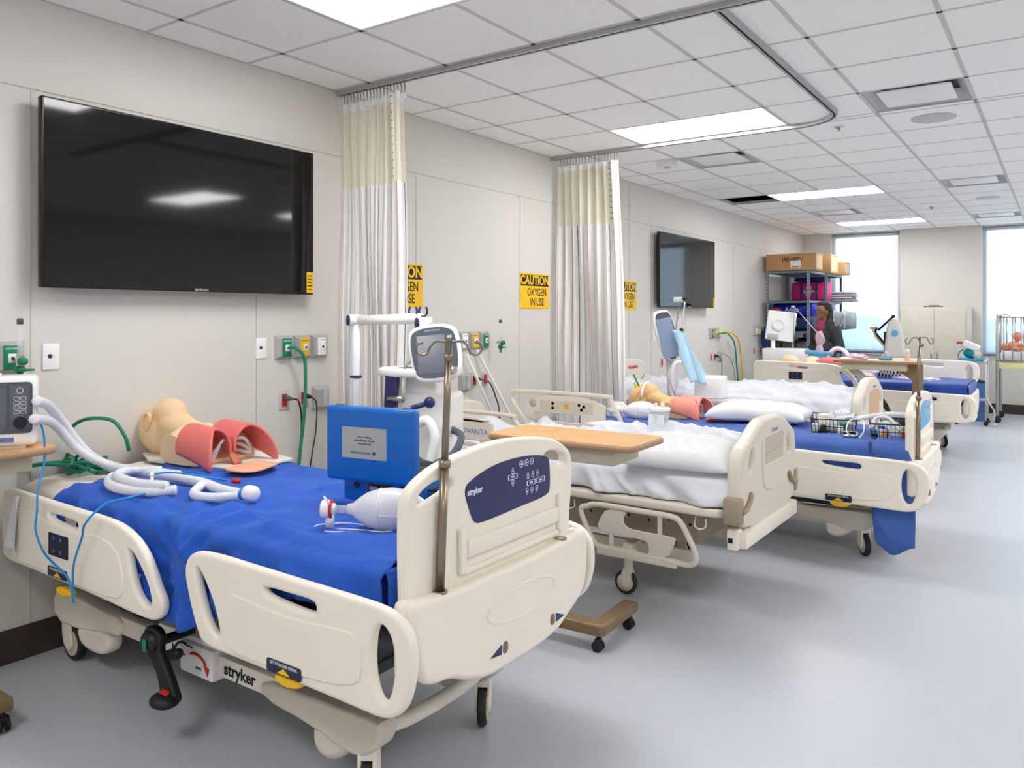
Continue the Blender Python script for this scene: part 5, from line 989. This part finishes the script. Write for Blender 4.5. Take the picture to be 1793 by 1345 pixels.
crumple('clear_wrapper', (.97, 5.58, .748), .085, 'plastic', 'clear wrapper heaped at the head of the violet sheet bed beside the farther curtain', 51, sc=(1, .9, .8))
cord('green_tube', [(.84, 6.12, 1.04), (.92, 6.05, .96), (1.02, 5.98, .86), (1.04, 5.92, .80)], .009, 'hose', 'short dark green tube above the head of the tanned manikin', 'tube')
cord('yellow_tube', [(.90, 6.02, .98), (.96, 5.98, .90), (.99, 5.93, .80)], .012, 'yellow', 'short yellow tube at the crown of the tanned manikin', 'tube')
# ================================================================== FAR CORNER
def shelf_unit(x0, x1, y0, y1, label):
    t = thing('shelving_unit', label, 'shelving unit', (x0, y0, 0), 0, 'grey slotted steel shelving units'); w, d = x1-x0, y1-y0
    for x in (0, w):
        for y in (0, d):
            sx = 1 if x == 0 else -1; sy = 1 if y == 0 else -1
            p = MB().box(*sorted((x, x+sx*.038)), *sorted((y, y+sy*.003)), 0, 2.23).box(*sorted((x, x+sx*.003)), *sorted((y, y+sy*.038)), 0, 2.23)
            for k in range(44): p.box(*sorted((x+sx*.014, x+sx*.026)), *sorted((y-sy*.0008, y)), .05+k*.05, .07+k*.05, mi=1)
            p.build('post', ['shelfsteel', 'ltgrey'], t, False)
    for z in (2.20, 1.745, 1.285, .86, .40, .10): MB().box(.003, w-.003, .003, d-.003, z+.020, z+.026).box(.003, w-.003, .003, .006, z-.010, z+.026).box(.003, w-.003, d-.006, d-.003, z-.010, z+.026).box(.003, .006, .006, d-.006, z-.01, z+.02).box(w-.006, w-.003, .006, d-.006, z-.01, z+.02).build('shelf', 'shelfsteel', t, False)
    MB().tube([(.02, -.002, 1.40), (w-.02, -.002, 1.70)], .006, 4).build('cross_brace', 'shelfsteel', t, False)
    return t
shelf_unit(.07, .71, 12.30, 13.35, 'grey slotted steel shelving unit nearer the camera, with the long box on top'); shelf_unit(.07, .71, 13.40, 14.45, 'grey slotted steel shelving unit against the window wall')
def carton(loc, w, d, h, label, txt=None, rz=0):
    t = thing('cardboard_box', label, 'box', loc, rz, 'cardboard boxes on top of the shelving'); MB().box(-w/2, w/2, -d/2, d/2, 0, h, .003).build('carton', 'cardboard', t)
    MB().box(-w/2+.02, w/2-.02, -.03, .03, h, h+.0008).build('tape', 'tan', t, False); MB().box(w/2, w/2+.0015, -d/2+.03, d/2-.03, .03, h-.03).build('end_label', 'cardend', t, False)
    if txt: text(txt, .10, 'xz', (.02, -d/2-.0012, h-.09), 'ink', t, rot=PI, bold=.001); MB().box(.0, .15, -d/2-.0025, -d/2-.0005, .03, .15).build('shipping_label', 'paper', t, False); MB().box(.015, .135, -d/2-.0035, -d/2-.0026, .04, .065).build('barcode_band', 'taupe', t, False)
    return t
carton((.435, 12.50, 2.228), .74, .40, .255, 'long cardboard box with upside down lettering on the nearer shelving', 'Laerdal'); carton((.46, 13.55, 2.228), .66, .5, .30, 'second cardboard box behind the long one, on the rear shelving', None); carton((.62, 14.15, 2.228), .48, .4, .21, 'small cardboard box sticking out at the end of the rear shelving', None)
def duffel(loc, w, d, h, m, label, straps=None, txt=None, tm='inkwhite', rz=0, name='duffel_bag'):
    t = thing(name, label, 'bag', loc, rz); b = MB()
    def f(u, v):
        a = 2*PI*u; c, s = math.cos(a), math.sin(a); p = .55; e = 1-.08*abs(2*v-1)**6
        return (-w/2+w*v, math.copysign(abs(c)**p, c)*d/2*e, h/2+math.copysign(abs(s)**p, s)*h/2*e+.008*nz(v*5, a, 0, 1))
    b.grid(f, 32, 20, closed_u=True); b.bm.verts.ensure_lookup_table(); n = 21
    b.bm.faces.new([b.bm.verts[i*n] for i in range(32)][::-1]); b.bm.faces.new([b.bm.verts[i*n+20] for i in range(32)])
    b.build('bag_body', m, t, angle=60)
    if straps:
        for x in (-w*.22, w*.22): MB().tube([(x, -d/2-.004, .02), (x, -d/2-.006, h*.8), (x*.8, -d*.2, h+.012), (x*.8, d*.2, h+.012)], .014, 4).build('strap', straps, t, False)
        MB().tube(spline([(-w*.22, -d/2-.006, h*.75), (-w*.10, -d/2-.02, h*.2), (w*.10, -d/2-.02, h*.2), (w*.22, -d/2-.006, h*.75)], 5), .007, 5).build('handle', straps, t)
    if txt:
        for i, s_ in enumerate(txt.split('|')): text(s_, .10 if '|' not in txt else .06, 'xz', (0, -d/2-.004, h*.68-i*.06 if '|' in txt else h*.5), tm, t, bold=.002)
    return t
duffel((.39, 13.72, 1.772), .56, .36, .33, 'pink', 'bright pink duffel bag on the upper shelf of the rear unit', 'royalcloth', 'BLS|TRAINING|KIT', 'inkwhite')
tag(MB().box(.14, .62, 13.56, 13.90, 2.108, 2.17, .02).build('folded_blue_cloth', 'royalcloth'), 'folded royal blue cloth on top of the pink bag', 'cloth')
bb = mat('baghighlight', (16, 40, 190), .6); bn = mat('bagnavy', (6, 44, 96), .6)
duffel((.40, 12.70, 1.525), .60, .40, .21, bb, 'top of the navy bag, its highlight put into a royal blue colour', None, 'Anne'); duffel((.39, 12.60, 1.312), .60, .38, .215, bn, 'navy duffel bag with white lettering behind the person', None, 'Anne')  # royal blue upper body paints the highlight on top of one navy bag
text('Anne', .05, 'xz', (.52, 12.445, 1.62), 'inkwhite', None, 'bag_lettering') if False else None
tag(MB().ball((.20, 12.36, 1.60), (.09, .06, .07)).build('red_bag', mat('redbag', (170, 50, 60), .7)), 'small round red bag resting on the navy bag', 'bag')
for k, (z, m) in enumerate(((1.772, 'grey'), (1.815, 'greycloth'), (1.858, 'grey'), (1.90, 'greycloth'))): tag(MB().box(.35, 1.0-.03*(k % 2), 13.98, 14.36, z, z+.04, .018, seg=3).build('folded_blanket', m), 'grey folded blanket, %s of the stack on the rear shelving' % ['lowest', 'second from the bottom', 'second from the top', 'topmost'][k], 'blanket', 'stacked grey folded blankets')
duffel((.80, 13.95, 1.312), .42, .35, .30, 'greycloth', 'grey padded bag bulging from the rear shelving near the window', 'ltgrey')
duffel((.36, 12.62, .888), .50, .34, .26, 'greydk', 'dark grey bag on the low shelf beside the person', 'black'); duffel((.38, 13.9, .888), .50, .34, .28, 'navy', 'navy bag low on the rear shelving', None)
t = thing('hanging_coat', 'navy padded coat hanging on the left side of the shelving', 'coat', (.14, 12.16, 0)); blob('coat_cloth', [('e', (0, 0, 1.20), (.11, .08, .20)), ('e', (.03, 0, .92), (.12, .07, .26)), ('e', (.10, 0, .8), (.09, .06, .25))], 'gown', t, .014, 4); MB().tube([(0, 0, 1.38), (0, .10, 1.42)], .005, 5).build('hanging_loop', 'black', t)
# storage cabinet
t = thing('storage_cabinet', 'pale beige two door metal cabinet between the windows', 'cabinet', (1.66, 14.22, 0)); w = .98
MB().box(0, w, .0, .40, .06, 1.68, .004).box(.02, w-.02, .02, .38, 0, .06).build('cabinet_body', 'cabinet', t)
for s, a, b_ in ((0, .008, w/2-.003), (1, w/2+.003, w-.06)):
    d = MB().box(a, b_, -.016, -.001, .08, 1.65, .003).build('door', 'cabinet', t); MB().box(*((b_-.05, b_-.03) if s == 0 else (a+.03, a+.05)), -.030, -.016, .85, .98, .003).build('handle', 'chrome', d)
tag(MB().box(1.98, 2.24, 14.35, 14.52, 1.681, 1.70, .003).cyl((2.05, 14.42, 1.70), (2.2, 14.42, 1.70), .012).build('label_maker', 'greydk'), 'small grey device lying on top of the metal cabinet', 'device')
# medical tower
t = thing('vest_therapy_device', 'white curved medical tower with black straps in front of the left window', 'medical device', (1.92, 12.0, 0), .1)
MB().plate(chai([(-.14, .95), (-.10, 1.25), (-.09, 1.42), (-.02, 1.50), (.03, 1.50), (.10, 1.40), (.125, 1.2), (.13, 1.05), (.17, .95)], 2), (), 'xz', 0, .16, .04, res=4).build('shell', 'creamsheet', t); MB().lathe([(.045, 0), (.045, .006), (.001, .006)], (.01, -.088, 1.30), 'y', 24).move(Matrix.Translation((0, 0, 0))).build('round_badge', 'ltblue', t)
MB().tube([(-.02, -.02, 1.52), (-.20, -.03, 1.34)], .016, 6).ball((-.01, -.02, 1.53), .025).tube([(-.22, -.03, 1.38), (-.24, -.03, 1.30), (-.10, -.03, 1.12)], .022, 6).box(-.13, -.09, -.05, .05, .92, 1.32, .01).build('black_straps', 'black', t); MB().tube([(-.28, -.03, 1.38), (-.23, -.05, 1.25), (-.10, -.05, 1.09)], .012, 6).ball((-.27, -.04, 1.37), (.04, .02, .02)).build('padded_arm', 'tan', t)
MB().box(-.16, .20, -.12, .12, .90, .95, .015).build('base_plate', 'greydk', t); MB().box(-.12, .14, -.10, .10, .0, .90, .01).build('cart_column', 'ltgrey', t)
# ---- IV stand hooks by the table are on bed 3; cart with teal device
t = thing('instrument_cart', 'steel cart by the back wall holding the teal device', 'cart', (2.58, 12.85, 0)); b = MB()
for z in (.88, .35): b.box(0, .38, 0, .36, z, z+.02, .003)
b.build('shelf', 'steel', t)
for x in (.01, .37):
    for y in (.01, .35): MB().cyl((x, y, .07), (x, y, .95 if x > .3 else .88), .010).build('post', 'ltgrey', t); MB().lathe([(.026, -.011), (.030, 0), (.026, .011)], (x, y, .030), 'y', 16).box(x-.012, x+.012, y-.016, y+.016, .045, .075).build('caster', 'rubber', t)
MB().tube(spline([(.37, .02, .50), (.40, .0, .35), (.47, -.03, .22), (.47, -.04, .08)], 5), .010, 6).lathe([(.026, -.011), (.030, 0), (.026, .011)], (.47, -.04, .030), 'y', 16).build('curved_leg', 'ltgrey', t)
t = thing('suction_device', 'teal suction device with clear jar on the steel cart', 'medical device', (2.62, 12.95, .90)); MB().box(-.02, .30, -.04, .14, 0, .035, .01).build('tray', 'cyan', t); MB().ball((.14, .05, .11), (.10, .08, .075)).build('body', 'teal', t); MB().lathe([(.055, 0), (.055, .02), (.001, .02)], (.21, -.02, .10), 'y', 20).build('gauge', 'creamsheet', t); MB().box(.03, .24, -.02, .14, .17, .26, .01).move(Matrix.Translation((.13, 0, .2)) @ Matrix.Rotation(.4, 4, 'Y') @ Matrix.Translation((-.13, 0, -.2))).build('white_cover', 'paper', t); MB().lathe([(.045, .04), (.05, .20), (.045, .22), (.001, .22)], (-.0, .04, 0), n=16).build('jar', 'clear', t); MB().tube(spline([(.05, .0, .16), (.0, -.03, .12), (-.02, -.03, .05)], 5), .006, 6).build('hose', 'black', t)
MB().cyl((-.04, .04, .255), (.04, .04, .255), .018).build('red_cap', mat('redcap', (200, 60, 110), .5), t); MB().cyl((.0, .04, .218), (.0, .04, .25), .01).build('jar_neck', 'whitegl', t)
t = thing('waste_bin', 'blue bin with black bag under the steel cart', 'bin', (2.80, 13.45, 0)); MB().lathe([(.13, 0), (.17, .55), (.16, .56), (.13, .01), (.001, .01)], n=4).move(Matrix.Rotation(PI/4, 4, 'Z')).build('bin_body', mat('binblue', (70, 110, 160), .5), t); MB().ball((0, 0, .56), (.11, .11, .05)).build('bag_liner', 'black', t)
# ---- crib with doll
t = thing('hospital_crib', 'chrome barred hospital crib at the right edge', 'crib', (3.06, 13.3, 0))
L_, D_ = 1.30, .72
for x in (.0, L_):
    for y in (.0, D_):
        MB().box(x-.02, x+.02, y-.02, y+.02, .10, 1.56, .004).build('corner_post', 'steel', t); MB().lathe([(.045, -.014), (.05, 0), (.045, .014)], (x, y, .05), 'y', 16).box(x-.015, x+.015, y-.02, y+.02, .07, .11).build('caster', 'rubber', t)
MB().box(-.01, L_+.01, -.01, D_+.01, .78, .87, .008).build('bed_frame', mat('paleyellow', (222, 214, 160), .5), t); MB().box(.03, L_-.03, .03, D_-.03, .87, 1.02, .03).build('mattress', 'whitesheet', t)
for y, nm in ((-.012, 'front_side_gate'), (D_+.012, 'rear_side_gate')):
    g = MB().cyl((0, y, 1.52), (L_, y, 1.52), .010).cyl((0, y, .90), (L_, y, .90), .010)
    for k in range(12): g.cyl((.08+k*.105, y, .90), (.08+k*.105, y, 1.52), .008, n=8)
    g.build(nm, 'steel', t)
for x in (0, L_):
    g = MB().cyl((x, 0, 1.52), (x, D_, 1.52), .010).cyl((x, 0, .95), (x, D_, .95), .010)
    for k in range(5): g.cyl((x, .12+k*.12, .95), (x, .12+k*.12, 1.52), .006, n=8)
    g.build('end_gate', 'steel', t)
MB().tube([(.03, -.02, 1.54), (.10, -.02, 1.56), (.16, -.02, 1.54)], .008, 6).build('gate_latch', 'chrome', t)
t = thing('baby_doll', 'peach infant training doll lying in the crib with one hand raised', 'doll', (3.24, 13.55, 1.02), .2)
blob('body', [('e', (.06, 0, .22), (.062, .06, .068)), ('c', [(.04, 0, .10), (.05, 0, .16)], [.03, .028]), ('e', (.0, 0, .08), (.11, .09, .07)), ('e', (-.08, 0, .07), (.08, .08, .06)),
   ('c', [(.05, -.07, .10), (.12, -.10, .10), (.17, -.09, .16)], [.028, .024, .018]), ('c', [(.17, -.09, .16), (.185, -.085, .20)], [.018, .012]), ('c', [(.18, -.075, .18), (.195, -.06, .205)], [.009, .007]), ('c', [(.185, -.09, .19), (.195, -.09, .225)], [.008, .006]), ('c', [(.175, -.10, .19), (.18, -.105, .22)], [.008, .006]),
   ('c', [(-.05, -.08, .11), (-.03, -.13, .06), (.04, -.15, .04)], [.028, .024, .018]), ('c', [(.02, -.05, .05), (.14, -.05, .05), (.25, -.04, .035)], [.045, .038, .025]), ('c', [(.02, .06, .05), (.15, .08, .06), (.26, .06, .035)], [.045, .038, .025]), ('e', (.27, -.04, .05), (.02, .022, .035)), ('e', (.28, .06, .05), (.02, .022, .035)), ('e', (.10, -.045, .225), (.012, .010, .009)), ('e', (.06, -.062, .22), (.014, .010, .018))], 'baby', t, .006, 3)
# ================================================================== PERSON
t = thing('person', 'person with dark hair and glasses in a charcoal zip jacket standing behind the farthest bed', 'person', (1.15, 11.30, 0), math.radians(52))
t.scale = (1.04, 1.04, 1.04)
# faces left (-x) and a little toward the camera; hips at .88, shoulders 1.34
import bpy as _b
def skel(name, nodes, edges, m, parent, root=0, sub=2):
    me = _b.data.meshes.new(name); me.from_pydata([n[0] for n in nodes], edges, []); o = _b.data.objects.new(name, me); COL.objects.link(o); o.parent = parent
    sk = o.modifiers.new('skin', 'SKIN'); sk.use_smooth_shade = True
    if not me.skin_vertices: me.skin_vertices.new() if hasattr(me.skin_vertices, 'new') else None
    if me.skin_vertices:
        for i, n in enumerate(nodes): me.skin_vertices[0].data[i].radius = (n[1], n[2] if len(n) > 2 else n[1]); me.skin_vertices[0].data[i].use_root = (i == root)
    s = o.modifiers.new('sub', 'SUBSURF'); s.levels = sub; s.render_levels = sub; me.materials.append(M[m]); return o
def hand_prims(w, d, up=(0, 0, 1)):
    w = Vector(w); d = Vector(d).normalized(); s_ = d.cross(Vector(up)).normalized(); n = s_.cross(d); out = [('c', [tuple(w), tuple(w+d*.045), tuple(w+d*.085)], [.026, .036, .030])]
    for k, (off, ln) in enumerate(((-.027, .062), (-.009, .074), (.009, .070), (.026, .055))):
        p = w+d*.08+s_*off; out.append(('c', [tuple(p), tuple(p+d*ln*.5-n*.006), tuple(p+d*ln-n*.022)], [.0095, .009, .0075]))
    p = w+d*.03-s_*.028; out.append(('c', [tuple(p), tuple(p+d*.028-s_*.022-n*.006), tuple(p+d*.055-s_*.026-n*.014)], [.011, .010, .008])); return out
body = [('e', (-.01, 0, 1.545), (.094, .074, .108)), ('e', (-.045, 0, 1.49), (.058, .052, .056)), ('e', (-.072, 0, 1.452), (.026, .028, .020)), ('e', (-.112, 0, 1.525), (.016, .011, .022)), ('e', (-.098, 0, 1.488), (.012, .024, .008)), ('e', (-.097, 0, 1.476), (.011, .020, .007)), ('e', (.0, -.076, 1.525), (.018, .010, .028)), ('e', (.0, .076, 1.525), (.018, .010, .028)),
        ('c', [(.01, 0, 1.47), (.02, 0, 1.40), (.02, 0, 1.34)], [.052, .048, .065]), ('e', (.02, 0, 1.24), (.11, .17, .15)), ('e', (.01, 0, 1.02), (.10, .145, .16)), ('e', (.01, 0, .88), (.11, .155, .11)),
        ('c', [(.01, .09, .86), (-.01, .09, .48), (.01, .09, .09)], [.085, .058, .042]), ('c', [(.01, -.09, .86), (-.01, -.09, .48), (.01, -.09, .09)], [.085, .058, .042]), ('c', [(.02, .09, .045), (-.13, .10, .035)], [.042, .035]), ('c', [(.02, -.09, .045), (-.13, -.10, .035)], [.042, .035]),
        ('c', [(.02, -.19, 1.32), (.06, -.24, 1.08), (-.12, -.22, .96)], [.055, .042, .028]), ('c', [(.02, .19, 1.32), (.05, .24, 1.08), (-.13, .20, .98)], [.055, .042, .028])]+hand_prims((-.14, -.218, .955), (-1, .1, -.2))+hand_prims((-.15, .196, .975), (-1, -.1, -.2))
pb = blob('body', body, 'personskin', t, .0075, 3)
blob('hair', [('e', (.028, 0, 1.575), (.098, .086, .098)), ('e', (.075, 0, 1.50), (.055, .078, .12)), ('e', (.06, -.06, 1.43), (.045, .028, .11)), ('e', (.03, -.075, 1.36), (.04, .03, .10)), ('e', (.06, .06, 1.42), (.045, .03, .12)), ('e', (-.03, 0, 1.635), (.06, .06, .028)), ('e', (-.02, -.125, 1.30), (.03, .025, .09))], 'hair', t, .008, 2)
gl = MB()
for s in (-1, 1): gl.tube([(-.107+.010*abs(math.cos(a)), s*.034+.027*math.cos(a), 1.530+.020*math.sin(a)) for a in [2*PI*k/16 for k in range(16)]], .0035, 6, closed=True).tube([(-.095, s*.060, 1.535), (-.04, s*.080, 1.537), (.01, s*.082, 1.532)], .003, 5)
gl.tube([(-.114, -.010, 1.535), (-.116, 0, 1.538), (-.114, .010, 1.535)], .003, 5).build('glasses', 'black', t)
for s in (-1, 1): MB().ball((-.092, s*.033, 1.531), (.010, .013, .008)).build('eye', 'white', t); MB().ball((-.1015, s*.033, 1.531), (.003, .006, .006)).build('iris', 'black', t); MB().tube([(-.098, s*.016, 1.553), (-.096, s*.034, 1.558), (-.084, s*.052, 1.552)], .004, 5).build('eyebrow', 'hair', t)
MB().ball((-.104, 0, 1.481), (.008, .021, .007)).build('lips', mat('lips', (140, 70, 66), .5), t)
blob('jacket', [('e', (.035, 0, 1.245), (.125, .19, .155)), ('e', (.03, 0, 1.04), (.125, .175, .18)), ('e', (.03, 0, .90), (.13, .18, .12)), ('c', [(.025, -.17, 1.335), (.065, -.245, 1.08), (-.10, -.225, .965)], [.075, .062, .044]), ('c', [(.025, .17, 1.335), (.055, .245, 1.08), (-.11, .205, .985)], [.075, .062, .044]), ('c', [(.03, -.13, 1.37), (.03, .13, 1.37)], [.055, .055]), ('e', (.05, 0, 1.40), (.075, .085, .035))], 'jacket', t, .0095, 5)
blob('scarf_top', [('e', (-.025, 0, 1.375), (.072, .075, .055)), ('e', (-.045, 0, 1.32), (.075, .09, .06))], 'maroon', t, .009, 3)
blob('shirt_front', [('e', (-.055, -.02, 1.19), (.055, .085, .13)), ('e', (-.055, -.02, 1.03), (.055, .08, .10))], 'shirt', t, .009, 3); blob('hem', [('e', (-.055, -.02, .91), (.06, .085, .06))], 'maroon', t, .01, 2)
text('logo', .02, 'xz', (0, 0, 0), 'ltgrey', t) if False else MB().tube([(.03, -.198, 1.275), (.055, -.200, 1.276)], .004, 5).build('chest_logo', 'ltgrey', t)
blob('trousers', [('c', [(.01, .09, .88), (-.01, .09, .48), (.01, .09, .11)], [.100, .075, .062]), ('c', [(.01, -.09, .88), (-.01, -.09, .48), (.01, -.09, .11)], [.100, .075, .062])], 'jeans', t, .012, 3)
for s in (-1, 1): blob('shoe', [('c', [(.03, s*.09, .055), (-.14, s*.10, .045)], [.05, .042]), ('e', (-.05, s*.095, .02), (.13, .045, .02))], 'black', t, .008, 3)
